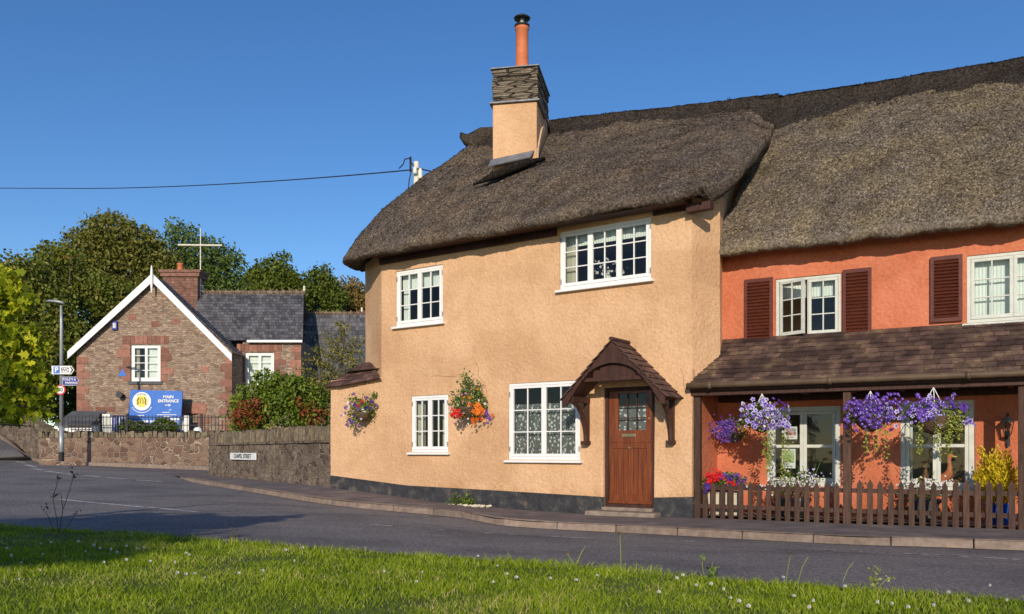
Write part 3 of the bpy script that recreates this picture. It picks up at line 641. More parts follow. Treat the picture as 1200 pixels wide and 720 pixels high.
# window vase of white orchids upstairs
vm_ = MB(); vm_.lathe(FM.P(UR[0]+.83, -.25, UR[2]+.02), [(.05, 0), (.07, .06), (.05, .16), (.03, .2)], 12)
vz = thing('flower_vase', FM.P(UR[0]+.83, -.25, UR[2]), 'small vase of white orchids behind the three light upstairs window', 'vase'); vm_.build('vase', 'porcelain', vz, smooth=True)
Pp = np.array([FM.P(UR[0]+.83+random.gauss(0, .16), -.22+random.gauss(0, .03), UR[2]+.33+random.gauss(0, .09)) for _ in range(60)]); V_, F_ = leaf_arrays(Pp, .06, .9); npmesh('blossom', 'p_white', V_, F_, rng.random(len(Pp)), vz)
# eave board under the thatch
eb = MB(); a_s = [aF+.0, FM.a(560), FM.a(645), UR[0]-.03]
eb.box(FM, aF-.02, UR[0]-.05, .012, .05, 4.80, 4.93); eb.build('eave_board', 'darkwood', house); eb = MB(); eb.box(FM, UR[1]+.05, aC+.02, .012, .05, 4.86, 4.98); eb.build('eave_board', 'darkwood', house); eb = MB()
eb.box(FM, aC-.02, aC+.38, .05, .20, 4.78, 4.9); eb.build('eave_board', 'darkwood', house); eb = MB()
eb.box(FM, aF-.02, aC, .05, .34, 4.93, 4.96); eb.build('eave_board', 'darkwood', house, bevel=.004)

# thatch ------------------------------------------------------------------
def dispgrid(G, fine=.02, mid=.03, s=1.0, seed=0):
    M_, N_, _ = G.shape; du = np.gradient(G, axis=1); dv = np.gradient(G, axis=0); nr = np.cross(du, dv); l = np.linalg.norm(nr, axis=2, keepdims=True); nr = nr/np.maximum(l, 1e-6)
    out = G.copy()
    for i in range(M_):
        for j in range(N_):
            p = Vector(G[i, j])+Vector((seed, 0, 0)); h = noise.noise(p*1.6)*mid + noise.noise(p*9)*fine*.8 + noise.noise(p*23)*fine
            out[i, j] = G[i, j]+nr[i, j]*h
    return out
def gridmesh(name, mat, G, parent, straws=0, slen=.07, eave_row=None, fringe=0, sgn=1, rrange=None):
    M_, N_, _ = G.shape; V = G.reshape(-1, 3); idx = np.arange(M_*N_).reshape(M_, N_)
    F = np.stack([idx[:-1, :-1], idx[:-1, 1:], idx[1:, 1:], idx[1:, :-1]], -1).reshape(-1, 4); rn = np.full(len(F), .5)
    Vs, Fs, rs = [V], [F], [rn]; base = len(V)
    if straws:
        r0, r1 = rrange or (8, M_-1)
        i = rng.integers(r0, r1-1, straws); j = rng.integers(0, N_-1, straws); fu, fv = rng.random(straws)[:, None], rng.random(straws)[:, None]
        p = (G[i, j]*(1-fu)+G[i, j+1]*fu)*(1-fv)+(G[i+1, j]*(1-fu)+G[i+1, j+1]*fu)*fv
        dn = G[i, j]-G[np.minimum(i+1, M_-1), j]; dn /= np.linalg.norm(dn, axis=1)[:, None]+1e-9
        al = G[i, j+1]-G[i, j]; al /= np.linalg.norm(al, axis=1)[:, None]+1e-9; nr = np.cross(al, -dn)*sgn
        L = slen*rng.uniform(.5, 1.4, straws)[:, None]; dn = dn+al*rng.normal(0, .25, straws)[:, None]+nr*rng.uniform(.02, .25, straws)[:, None]
        w_ = al*rng.uniform(.004, .011, straws)[:, None]; q = p+nr*.004
        Vv = np.stack([q-w_, q+w_, q+dn*L+w_*.6, q+dn*L-w_*.6], 1).reshape(-1, 3); Vs.append(Vv); Fs.append(np.arange(4*straws).reshape(-1, 4)+base); base += 4*straws; rs.append(rng.random(straws)**1.2)
    if fringe:
        j = rng.integers(0, N_-1, fringe); fu = rng.random(fringe)[:, None]; rr_ = eave_row
        p = G[rr_, j]*(1-fu)+G[rr_, j+1]*fu; al = G[rr_, j+1]-G[rr_, j]; al /= np.linalg.norm(al, axis=1)[:, None]+1e-9
        o_ = G[rr_, j]-G[rr_+6, j]; o_ /= np.linalg.norm(o_, axis=1)[:, None]+1e-9
        p = p+rng.uniform(-.06, .1, fringe)[:, None]*-o_; L = rng.uniform(.01, .035, fringe)[:, None]; d = o_+al*rng.normal(0, .2, fringe)[:, None]; w_ = al*.005
        Vv = np.stack([p-w_, p+w_, p+d*L+w_*.5, p+d*L-w_*.5], 1).reshape(-1, 3); Vs.append(Vv); Fs.append(np.arange(4*fringe).reshape(-1, 4)+base); rs.append(rng.random(fringe))
    return npmesh(name, mat, np.concatenate(Vs), np.concatenate(Fs), np.concatenate(rs), parent, smooth=False)
def interp_keys(keys, n, dens):
    """keys: list of (E, R) ; resample to columns by eave arc length"""
    E = np.array([k[0] for k in keys], float); Rr = np.array([k[1] for k in keys], float)
    Es = np.array(catmull(E, 12)); Rs = []
    for i in range(len(E)-1):
        for j in range(12): Rs.append(Rr[i]*(1-j/12)+Rr[i+1]*(j/12))
    Rs.append(Rr[-1]); Rs = np.array(Rs)
    cl = np.concatenate([[0], np.cumsum(np.linalg.norm(np.diff(Es, axis=0), axis=1))]); s = np.linspace(0, cl[-1], n)
    return np.stack([np.interp(s, cl, Es[:, k]) for k in range(3)], 1), np.stack([np.interp(s, cl, Rs[:, k]) for k in range(3)], 1), s
def roofgrid(E, Rr, s, rows, bulge, under=.46, lip=.13, verge=None, vdir=None, thick=.33, ur=.16, bow=None, roll=.30):
    N_ = len(E); d = Rr-E; h = d.copy(); h[:, 2] = 0; hl = np.linalg.norm(h, axis=1, keepdims=True); hn = h/hl
    z = np.array([0, 0, 1.0]); G = []
    G.append(E+hn*under+z*ur); G.append(E+hn*(under*.45)+z*(ur*.35)); G.append(E+hn*.06-z*.005); G.append(E-hn*.0+z*.02); G.append(E-hn*.035+z*(lip*.5)); G.append(E-hn*.03+z*lip)
    S0 = E-hn*.03+z*lip; dd = Rr-S0; up = np.cross(np.cross(dd, z), dd); up /= np.linalg.norm(up, axis=1, keepdims=True)+1e-9; up *= np.sign(up[:, 2:3])
    for r_ in range(1, rows+1):
        v = r_/rows; p = S0+dd*v+up*bulge*math.sin(math.pi*v**.8)
        if vdir is not None:
            p = p-z*(np.exp(-(s/.32)**2)*roll)[:, None]*min(1, v*6); k = np.exp(-(s/ .9)**2)[:, None]; p = p+np.array(vdir)*k*math.sin(math.pi*min(1, v*1.0))*verge
        if bow is not None: p = p + up*(bow(s)[:, None])*math.sin(math.pi*v)
        G.append(p)
    return np.array(G)
keys = [((2.92, 13.18, 4.93), (5.25, 17.1, 7.93)), ((1.0, 14.45, 4.90), (3.9, 17.6, 7.96)), ((-1.0, 15.78, 4.88), (1.4, 18.5, 8.04)), ((-2.85, 17.02, 4.87), (-.3, 19.15, 8.05)), ((-3.33, 17.45, 4.87), (-.85, 19.35, 7.95)),
        ((-3.55, 18.05, 4.92), (-.9, 19.4, 7.93)), ((-3.58, 18.75, 5.0), (-.9, 19.4, 7.93)), ((-3.25, 19.6, 5.05), (-.9, 19.4, 7.93)), ((-.9, 23.2, 5.0), (-.85, 19.45, 7.93)), ((.3, 23.7, 5.0), (-.3, 19.15, 8.05)), ((5, 22, 5.0), (1.8, 18.3, 8.03)), ((9.2, 19.6, 5.0), (5.25, 17.1, 7.93))]
E, Rr, s = interp_keys(keys, 520, 1)
rag = np.array([noise.noise(Vector((q*2.5, 0, 0)))*.035+noise.noise(Vector((q*9, 5, 0)))*.015 for q in s]); E[:, 2] += rag
G = roofgrid(E, Rr, s, 110, .20, verge=.42, vdir=(.75, -.2, 0))
# thickness at the right-hand verge
col0 = G[:, 0]; vg = []
for k, (dz, dx) in enumerate(((-.36, -.30), (-.34, -.1), (-.22, .0), (-.08, .03))):
    c = col0.copy(); taper = np.clip((np.arange(len(c))-4)/14, 0, 1); c[:, 2] += dz*taper; c[:, 0] += dx*taper*.8; c[:, 1] -= dx*taper*.0; vg.append(c)
G = np.concatenate([np.stack(vg, 1), G], 1)
G = dispgrid(G, .017, .05)
roof = gridmesh('thatched_roof', 'thatch', G, house, straws=70000, slen=.038, eave_row=2, fringe=0, sgn=-1)
# ridge capping
def ridgecap(Rpts, dropf, dropb, name, mat, parent, lift=.05, wfn=None, slope=1.05, bumpy=.012, straws=4000):
    """a thick saddle of thatch along the ridge line"""
    Rp = np.array(catmull(Rpts, 14)); t = np.gradient(Rp, axis=0); t[:, 2] = 0; t /= np.linalg.norm(t, axis=1, keepdims=True); side = np.stack([t[:, 1], -t[:, 0], 0*t[:, 0]], 1)
    side = np.where(side[:, 1:2] > 0, -side, side)
    n = len(Rp); sc = np.array([.035*abs(math.sin(i*.55)) for i in range(n)])[:, None]; z = np.array([0, 0, 1.0]); G = []
    prof = [(1.0, -.10), (1.0, -.03), (.97, .03), (.75, .06), (.5, .065), (.25, .07)]
    for f, l in prof:
        w_ = (dropf+sc)*f; G.append(Rp+side*w_-z*(w_*slope)+z*(l+lift*.6))
    G.append(Rp+z*(.10+lift)+side*.07); G.append(Rp+z*(.115+lift)); G.append(Rp+z*(.10+lift)-side*.07)
    for f, l in reversed(prof):
        w_ = (dropb+sc)*f; G.append(Rp-side*w_-z*(w_*slope)+z*(l+lift*.6))
    G = np.array(G)
    # densify across
    Gd = []
    for i in range(len(G)-1):
        for k in range(3): Gd.append(G[i]*(1-k/3)+G[i+1]*k/3)
    Gd.append(G[-1]); G = dispgrid(np.array(Gd), bumpy, .03)
    return gridmesh(name, mat, G, parent, straws=straws, slen=.05, sgn=-1 if t[0, 0] > 0 else 1, rrange=(4, len(G)//2))
rp = [(-.95, 19.42, 7.86), (-.3, 19.15, 8.02), (1.4, 18.5, 8.02), (3.2, 17.87, 7.97), (4.6, 17.35, 7.93), (5.35, 17.08, 7.92)]
ridgecap(rp, .40, .5, 'ridge_cap', 'ridge', roof, .09, slope=1.0, bumpy=.02)
# the twisted straw peak at the left end of the ridge
hk = MB(); hk.tube([(-.55, 19.2, 7.92), (-.85, 19.33, 8.0), (-1.02, 19.38, 8.06), (-1.12, 19.42, 8.15), (-1.17, 19.44, 8.24)], [.22, .20, .13, .08, .02], 12)
hk.tube([(-.2, 19.1, 8.1), (-.7, 19.28, 8.16), (-1.0, 19.38, 8.14)], [.14, .13, .05], 10); hk.v = [wob(v_, 6, .03) for v_ in hk.v]; hk.build('ridge_peak', 'ridge', roof, smooth=True)
# thick roll of thatch below chimney
rl = MB(); rl.tube([(-.75, 16.62, 6.17), (-.35, 16.66, 6.36), (.1, 16.62, 6.52), (.62, 16.75, 6.72)], [.02, .12, .14, .05], 12, flat=.7); rl.v = [wob(v_, 4, .04) for v_ in rl.v]; rl.build('thatch_roll', 'ridge', roof, smooth=True)

# chimney
FC = Frame((-.39, 17.12), (.98, -.19)); cwid, cdep = .90, 1.45
st = MB(); st.box(FC, 0, cwid, -cdep, 0, 5.9, 7.93); chim = st.build('chimney', 'beige', house, bevel=.02)
sm = MB()
for i in range(9):
    z0 = 7.97+i*.072; j = random.uniform(-.018, .018); j2 = random.uniform(-.018, .018)
    sm.box(FC, -.0+j, cwid+.01+j2, -cdep-.02, .0+j2*.8+.01, z0, z0+.066)
sm.build('stone_top', 'chstone', chim, bevel=.01)
dr = MB(); dr.box(FC, -.06, cwid+.06, -cdep-.06, .06, 7.93, 7.965); dr.box(FC, -.04, cwid+.05, -cdep-.04, .05, 8.622, 8.65); dr.build('drip_course', 'lead', chim, bevel=.008)
fl = MB(); p = FC.P(.52, -.45, 8.65); fl.lathe(p, [(.16, 0), (.15, .03), (.135, .06), (.13, .5), (.128, .93), (.145, .95), (.145, .99), (.12, 1.0)], 24); fl.build('flue_pot', 'terracotta', chim, smooth=True)
cw_ = MB(); cw_.lathe(p, [(.15, 1.0), (.155, 1.02), (.155, 1.04), (.06, 1.045)], 24); cw_.lathe(p, [(.165, 1.17), (.17, 1.19), (.10, 1.235), (.02, 1.25)], 24); cw_.build('cowl', 'iron', chim, smooth=True)
cs = MB(); cs.lathe(p, [(.045, 1.02), (.045, 1.18)], 12); cs.build('cowl_tube', 'steel', chim)
fs = MB(); fs.hexa([FC.P(-.05, .16, 6.63), FC.P(.80, .16, 6.76), FC.P(.85, .012, 6.93), FC.P(-.03, .012, 6.80), FC.P(-.05, .175, 6.65), FC.P(.80, .175, 6.78), FC.P(.85, .03, 6.95), FC.P(-.03, .03, 6.82)]); fs.build('flashing', 'lead', chim)
mo = MB(); lo_ = [(-.02, 6.80), (-.22, 7.05), (-.45, 7.32), (-.7, 7.52), (-.95, 7.74), (-1.2, 7.90), (-1.46, 7.98)]; hi_ = [(-.03, 6.96), (-.2, 7.2), (-.5, 7.55), (-.66, 7.66), (-.98, 7.98), (-1.15, 8.02), (-1.46, 8.12)]
for k in range(len(lo_)-1):
    q_ = [lo_[k], lo_[k+1], hi_[k+1], hi_[k]]; mo.prism([FC.P(cwid+.028, b_, z_) for b_, z_ in q_], [FC.P(cwid-.01, b_, z_) for b_, z_ in q_])
mo.build('mortar_fillet', 'mortar', chim)

# lean-to roof on the left corner
lt = MB(); ap = (-3.12, 18.45, 2.90); Lp = Vector((-4.02, 18.30, 2.36)); Mp = Vector(FM.P(.45, .12, 2.37)); Rp_ = Vector(FM.P(aF+.08, .12, 2.47))
tiles(lt, Mp, Rp_, Vector(ap)+Vector((.12, -.1, 0)), Vector(ap), 5, 5, .014, .012); tiles(lt, Lp, Mp, Vector(ap), Vector(ap)+Vector((-.08, .04, 0)), 5, 3, .014, .012)
bk = Vector((-3.3, 19.6, 2.36)); tiles(lt, bk, Lp, Vector(ap), Vector(ap)+Vector((.1, .1, 0)), 5, 4, .014, .012)
lt.poly([Lp, Mp, Rp_, Vector(ap)+Vector((0, 0, -.02)), bk]); lt.build('corner_tiled_roof', 'tile2', house)

# door
da0, da1, dz0, dz1 = DOOR
df = MB(); f_ = .065
df.box(FM, da0, da0+f_, -.14, -.03, dz0, dz1); df.box(FM, da1-f_, da1, -.14, -.03, dz0, dz1); df.box(FM, da0+f_, da1-f_, -.14, -.03, dz1-f_, dz1); df.box(FM, da0+f_, da1-f_, -.14, .0, dz0, dz0+.05); df.build('door_frame', 'darkwood', house, bevel=.004)
d = MB(); x0, x1 = da0+f_+.004, da1-f_-.004; zb = dz0+.055; zs_ = 1.13; gw0, gw1, gz0, gz1 = x0+.17, x1-.11, 1.33, 1.95
d.box(FM, x0, x0+.085, -.10, -.055, zb, zs_-.003); d.box(FM, x1-.085, x1, -.10, -.055, zb, zs_-.003); d.box(FM, x0+.085, x1-.085, -.10, -.055, zb, zb+.15); d.box(FM, x0+.085, x1-.085, -.10, -.055, zs_-.11, zs_-.003)
nb = 7
for i in range(nb):
    q0 = x0+.085+(x1-x0-.17)*i/nb; q1 = x0+.085+(x1-x0-.17)*(i+1)/nb; d.box(FM, q0+.003, q1-.003, -.095, -.068, zb+.15, zs_-.11)
d.box(FM, x0, gw0, -.10, -.055, zs_+.003, dz1-f_); d.box(FM, gw1, x1, -.10, -.055, zs_+.003, dz1-f_); d.box(FM, gw0, gw1, -.10, -.055, zs_+.003, gz0); d.box(FM, gw0, gw1, -.10, -.055, gz1, dz1-f_)
d.box(FM, x0, x1, -.055, -.035, zb+.0, zb+.05); d.box(FM, x0, x1, -.055, -.045, zs_-.012, zs_+.012)
dob = d.build('door', 'doorwood', house, bevel=.003)
db = MB()
for i in (1, 2): q = gw0+(gw1-gw0)*i/3; db.box(FM, q-.008, q+.008, -.09, -.058, gz0, gz1)
for i in (1, 2): q = gz0+(gz1-gz0)*i/3; db.box(FM, gw0, gw1, -.088, -.060, q-.008, q+.008)
db.build('glazing_bar', 'darkwood', dob)
pg = MB(); pg.quad(FM.P(gw0, -.08, gz0), FM.P(gw1, -.08, gz0), FM.P(gw1, -.08, gz1), FM.P(gw0, -.08, gz1)); pg.build('pane', 'glass', dob)
nc = MB(); nc.quad(FM.P(gw0-.05, -.16, gz0-.05), FM.P(gw1+.05, -.16, gz0-.05), FM.P(gw1+.05, -.16, gz0+.42), FM.P(gw0-.05, -.16, gz0+.42)); nc.build('net_curtain', 'net', dob)
lb = MB(); lb.box(FM, x0+.25, x0+.50, -.054, -.04, 1.215, 1.27); lb.box(FM, x0+.285, x0+.465, -.04, -.034, 1.23, 1.255); lb.build('letter_box', 'brass', dob, bevel=.003)
kn = MB(); disc(kn, FM, x1-.05, -.04, 1.52, .018, .02); kn.build('lock', 'brass', dob); kn = MB(); kn.box(FM, x0+.36, x0+.40, -.054, -.046, 1.02, 1.05); kn.build('keyhole_plate', 'brass', dob)
stp = MB(); stp.box(FM, da0-.22, da1+.12, -.05, .30, -.25, -.035); stp.box(FM, da0+.0, da1-.0, -.14, .12, -.035, dz0); so = stp.build('door_step', 'concrete', house, bevel=.02)
fil = MB(); fil.box(FM, da0-.055, da0, .001, .02, .19, 1.9); fil.build('render_strip', 'beige', house)

# door hood
ac = (da0+da1)/2-.0; pj = .62; hw, zt, za = .93, 1.84, 2.76
hood = MB()
def ogee(n=26):
    out, inn_ = [], []
    for i in range(n+1):
        t = -1+2*i/n; x = t*hw; top = za-(abs(t))*(za-zt); T = abs(t)
        low = 2.44-.03*math.cos(T*6)-(.80*T**1.8) if T < .97 else zt-.13
        inn_.append((x, min(low, top-.07))); out.append((x, top))
    return out, inn_
oo, ii = ogee()
for i in range(len(oo)-1):
    hood.prism([FM.P(ac+oo[i][0], pj, oo[i][1]), FM.P(ac+ii[i][0], pj, ii[i][1]), FM.P(ac+ii[i+1][0], pj, ii[i+1][1]), FM.P(ac+oo[i+1][0], pj, oo[i+1][1])],
               [FM.P(ac+oo[i][0], pj-.04, oo[i][1]), FM.P(ac+ii[i][0], pj-.04, ii[i][1]), FM.P(ac+ii[i+1][0], pj-.04, ii[i+1][1]), FM.P(ac+oo[i+1][0], pj-.04, oo[i+1][1])], .5)
hood_o = hood.build('door_hood', 'darkwood', house)
ht = MB()
for sgn in (-1, 1):
    b0, b1 = FM.P(ac+sgn*(hw+.02), .0, zt-.0), FM.P(ac+sgn*(hw+.02), pj+.03, zt-.0); t0, t1 = FM.P(ac, 0, za+.02), FM.P(ac, pj+.03, za+.02)
    if sgn > 0: tiles(ht, b1, b0, t0, t1, 9, 4, .014, .014)
    else: tiles(ht, b0, b1, t1, t0, 9, 4, .014, .014)
ht.prism([FM.P(ac-hw, .0, zt-.02), FM.P(ac, .0, za-.01), FM.P(ac, .0, za+.015), FM.P(ac-hw-.02, .0, zt+.0)], [FM.P(ac-hw, pj-.045, zt-.02), FM.P(ac, pj-.045, za-.01), FM.P(ac, pj-.045, za+.015), FM.P(ac-hw-.02, pj-.045, zt)])
ht.prism([FM.P(ac+hw, .0, zt-.02), FM.P(ac, .0, za-.01), FM.P(ac, .0, za+.015), FM.P(ac+hw+.02, .0, zt+.0)], [FM.P(ac+hw, pj-.045, zt-.02), FM.P(ac, pj-.045, za-.01), FM.P(ac, pj-.045, za+.015), FM.P(ac+hw+.02, pj-.045, zt)])
ht.tube([FM.P(ac, 0, za+.04), FM.P(ac, pj+.04, za+.04)], .035, 8); ht.build('hood_tiles', 'tile2', hood_o)
hp = MB(); hp.box(FM, ac-hw+.28, ac+hw-.28, pj-.12, pj-.07, 2.13, 2.19)
for i in range(8):
    q = ac-.52+i*.13; hh = 2.62-abs(q+.065-ac)*.95; hp.box(FM, q+.003, q+.127, pj-.11, pj-.08, 2.14, min(2.55, hh))
for sgn in (-1, 1): q = ac+sgn*(hw-.14); hp.box(FM, q-.05, q+.05, .0, pj-.045, 1.80, 1.90)
hp.build('hood_boarding', 'darkwood', hood_o)
for sgn in (-1, 1):
    bm_ = MB(); q = ac+sgn*(hw-.14); bm_.box(FM, q-.04, q+.04, .002, .07, 1.14, 1.80); bm_.box(FM, q-.06, q+.06, .002, .14, 1.09, 1.15)
    pts = [FM.P(q, .06+.0+(pj-.12)*(1-math.cos(t*math.pi/2)), 1.15+.66*math.sin(t*math.pi/2)) for t in [i/9 for i in range(10)]]
    bm_.tube(pts, .045, 6); bm_.build('bracket', 'darkwood', hood_o)

# ------------------------------------------------------------------ orange cottage with tiled porch
orange = thing('orange_cottage', FR.P(4, -1, -.1), 'orange rendered thatched cottage with brown shutters and a tiled porch along the front', 'cottage')
U1 = (FR.a(909), FR.a(986), FR.z(945, 396), FR.z(945, 324)); U2 = (FR.a(1133), FR.a(1133)+1.75, FR.z(1165, 377), FR.z(1165, 297))
L1 = (FR.a(899), FR.a(985), .40, 1.70); L2 = (FR.a(1055), FR.a(1142), .36, 1.74)
ow = MB(); wall_mesh(ow, FR, 0, 10, -.4, 4.75, [U1, U2, L1, L2]); 
oe, ob = FR.P(10, 0, 0), FR.P(10, -6, 0); oc = FR.P(.3, -6, 0)
wall_mesh(ow, Frame(oe, (ob[0]-oe[0], ob[1]-oe[1])), 0, 6, -.4, 4.7, step=1); wall_mesh(ow, Frame(ob, (oc[0]-ob[0], oc[1]-ob[1])), 0, 9.7, -.4, 4.7, step=1)
FS = Frame(FR.P(.001, .98, 0)[:2], (FR.P(0, 0, 0)[0]-FR.P(0, .98, 0)[0], FR.P(0, 0, 0)[1]-FR.P(0, .98, 0)[1]))
wall_mesh(ow, FS, .0, .98, -.4, 1.98, step=.2); ow.build('wall', 'orange', orange)
oi = MB(); oi.quad(FR.P(.1, -2.4, -.3), FR.P(9.8, -2.4, -.3), FR.P(9.8, -2.4, 4.7), FR.P(.1, -2.4, 4.7)); oi.quad(FR.P(.1, -.3, 2.4), FR.P(9.8, -.3, 2.4), FR.P(9.8, -4, 2.4), FR.P(.1, -4, 2.4)); oi.build('room_partition', 'inside', orange)
for z_ in (2.36, 4.55):
    cg = MB(); cg.poly([FR.P(.1, -.05, z_), FR.P(9.8, -.05, z_), FR.P(9.8, -2.4, z_), FR.P(.1, -2.4, z_)]); cg.build('ceiling', 'ceil', orange)
window(FR, orange, *U1, lights=2, cols=2, rows=3, mat='offwhite', curtain=[('blind', U1[0]+.05, U1[1]-.05, U1[3]-.32, U1[3]-.05)], label='upstairs window with one casement ajar', openlight=0, hinges=False)
window(FR, orange, *U2, lights=3, cols=2, rows=3, mat='offwhite', curtain=[('blind', U2[0]+.02, U2[1]-.02, U2[2], U2[3])], label='wide upstairs window with pale blinds', hinges=False)
window(FR, orange, *L1, lights=2, cols=1, rows=2, mat='offwhite', label='porch window with two posters', hinges=False, glass='glass2', fw=.075, cw=.05, bw=.05, sill=.05)
window(FR, orange, *L2, lights=2, cols=1, rows=2, mat='offwhite', label='porch window with wooden ducks', hinges=False, glass='glass2', fw=.075, cw=.05, bw=.05, sill=.05, curtain=[('blind', L2[0]+.06, L2[0]+.16, L2[2], L2[3])])
def shutter(a0, a1, z0, z1):
    s_ = MB(); s_.box(FR, a0, a0+.05, .012, .05, z0, z1); s_.box(FR, a1-.05, a1, .012, .05, z0, z1); s_.box(FR, a0+.05, a1-.05, .012, .05, z0, z0+.06); s_.box(FR, a0+.05, a1-.05, .012, .05, z1-.06, z1)
    n = 17
    for i in range(n):
        z_ = z0+.065+(z1-z0-.13)*i/n; h = (z1-z0-.13)/n
        s_.hexa([FR.P(a0+.05, .062, z_), FR.P(a1-.05, .062, z_), FR.P(a1-.05, .014, z_+h*.55), FR.P(a0+.05, .014, z_+h*.55), FR.P(a0+.05, .066, z_+.01), FR.P(a1-.05, .066, z_+.01), FR.P(a1-.05, .018, z_+h*.55+.01), FR.P(a0+.05, .018, z_+h*.55+.01)])
    s_.build('shutter', 'shutter', orange)
shutter(FR.a(873), FR.a(906), FR.z(890, 402), FR.z(890, 327)); shutter(FR.a(988), FR.a(1021.5), FR.z(1005, 394), FR.z(1005, 315.5)); shutter(FR.a(1090.5), FR.a(1128), FR.z(1109, 377.5), FR.z(1109, 300.5))
# roof
keys2 = [((3.30, 14.22, 4.20), (5.15, 17.1, 7.85)), ((5.2, 13.12, 4.2), (6.9, 16.1, 7.76)), ((7.6, 11.75, 4.2), (9.2, 14.75, 7.66)), ((11.9, 9.2, 4.25), (13.4, 12.3, 7.60))]
E2, R2, s2 = interp_keys(keys2, 330, 1); E2[:, 2] += np.array([noise.noise(Vector((q*2.2, 9, 0)))*.04+noise.noise(Vector((q*8, 5, 4)))*.018 for q in s2])
G2 = roofgrid(E2, R2, s2, 110, .12, under=.42, lip=.10, ur=.12, roll=.05, verge=.16, vdir=(.9, 0, 0))
c0 = G2[:, 0]; vg = []
for dz, dx in ((-.30, .32), (-.26, .1), (-.16, -.0), (-.05, -.03)):
    c = c0.copy(); taper = np.clip((np.arange(len(c))-4)/10, 0, 1); c[:, 2] += dz*taper; c[:, 0] += dx*taper; vg.append(c)
G2 = np.concatenate([np.stack(vg, 1), G2], 1); G2 = dispgrid(G2, .016, .04, seed=30)
roof2 = gridmesh('thatched_roof', 'thatch2', G2, orange, straws=90000, slen=.036, eave_row=2, fringe=0, sgn=1)
bk_ = MB(); bk_.poly([(5.15, 17.12, 7.85), (13.4, 12.3, 7.85), (15.4, 15.6, 4.6), (7, 20.5, 4.6)]); bk_.build('rear_roof_slope', 'thatch2', orange)
ridgecap([(5.0, 17.2, 7.87), (5.9, 16.65, 7.80), (6.9, 16.1, 7.75), (9.2, 14.75, 7.65), (13.4, 12.3, 7.60)], .62, .5, 'ridge_cap', 'ridge', roof2, .09, slope=1.10, straws=9000)
# porch
FP = Frame(FR.P(0, .98, 0)[:2], (.866, -.5))      # porch front line
ptm = MB(); A_, B_ = FP.P(-.12, .14, 2.06), FP.P(9.5, .14, 2.04); C_, D_ = FR.P(9.5, .01, 2.88), FR.P(-.02, .01, 2.88)
tiles(ptm, A_, B_, C_, D_, 10, 52, .013, .012, .009, .03, .2)
ptm.hexa([Vector(A_)-Vector((0, 0, .03)), Vector(B_)-Vector((0, 0, .03)), Vector(C_)-Vector((0, 0, .03)), Vector(D_)-Vector((0, 0, .03)), A_, B_, C_, D_])
ptm.poly([FP.P(-.10, .1, 2.03), FR.P(-.02, .012, 2.85), FR.P(-.02, .012, 2.03)]); porch = ptm.build('porch_roof', 'tile', orange)
gt = MB(); pts = [FP.P(-.14+i*1.0, .23, 2.015-.001*i) for i in range(11)]; gt.tube(pts, .05, 10)
for i in range(6): gt.tube([FP.P(.2+i*1.8, .23, 2.01), FP.P(.26+i*1.8, .23, 2.01)], .058, 10)
gt.build('gutter', 'gutter', porch, smooth=True)
bmm = MB(); bmm.box(FP, -.12, 9.5, -.05, .10, 1.86, 1.985); bmm.box(FP, -.12, 9.5, .1, .16, 1.93, 2.02); bmm.build('porch_beam', 'darkwood', porch, bevel=.006)
sf = MB()
for i in range(14): sf = MB(); sf.box(FP, .1+i*.7, .18+i*.7, -.93, -.05, 1.88, 1.97); sf.build('porch_rafter', 'darkwood', porch)
sf = MB()
sf.box(FR, .05, 9.4, .012, .09, 1.80, 1.97)
sf.build('wall_plate', 'darkwood', porch)
for x_ in (817.5, 993, 1198.5):
    pm_ = MB(); a_ = FP.a(x_); pm_.box(FP, a_-.055, a_+.055, -.06, .05, -.2, 1.86); pm_.build('porch_post', 'fence', orange, bevel=.006)
pf = MB(); pf.poly([FR.P(0, 0, -.055), FP.P(0, .05, -.055), FP.P(9.4, .05, -.055), FR.P(9.4, 0, -.055)][::-1]); pf.build('porch_floor', 'pave', orange)

# picket fence
fence = thing('picket_fence', FP.P(2.3, 0, -.08), 'low dark brown picket fence between the porch posts', 'fence')
aL, aM, aR = FP.a(822), FP.a(993), FP.a(1194)
picks = [(x_, ) for x_ in (826.5, 836, 847, 857, 868.5, 879.5, 890, 901, 912, 923, 934, 945.5, 957, 969, 980.5)] + [(x_, ) for x_ in (1007, 1019.5, 1031.5, 1044, 1056, 1068.5, 1081, 1094, 1107, 1120, 1132.5, 1146, 1159, 1172, 1186)]
pkm = None
for i, (x_,) in enumerate(picks):
    a_ = FP.a(x_, .03); zt_ = FP.z(x_, 565+random.uniform(-1.5, 1.5), .03) + (0.02 if x_ > 990 else 0); zb_ = -.10
    p_ = MB(); hw_ = .036+random.uniform(0, .004); h = random.uniform(-.006, .006)
    pr = [(a_-hw_, zb_), (a_+hw_, zb_), (a_+hw_+h, zt_-.07), (a_+h, zt_), (a_-hw_+h, zt_-.07)]
    p_.prism([FP.P(q, .045, z_) for q, z_ in pr], [FP.P(q, .022, z_) for q, z_ in pr]); p_.build('picket', 'fence', fence, loc=FP.P(a_, .03, zb_))
for z_ in (.06, .36):
    r_ = MB(); r_.box(FP, aL-.02, aM-.06, -.01, .02, z_, z_+.065); r_.build('rail', 'fence', fence); r_ = MB(); r_.box(FP, aM+.06, aR+.9, -.01, .02, z_, z_+.065); r_.build('rail', 'fence', fence)

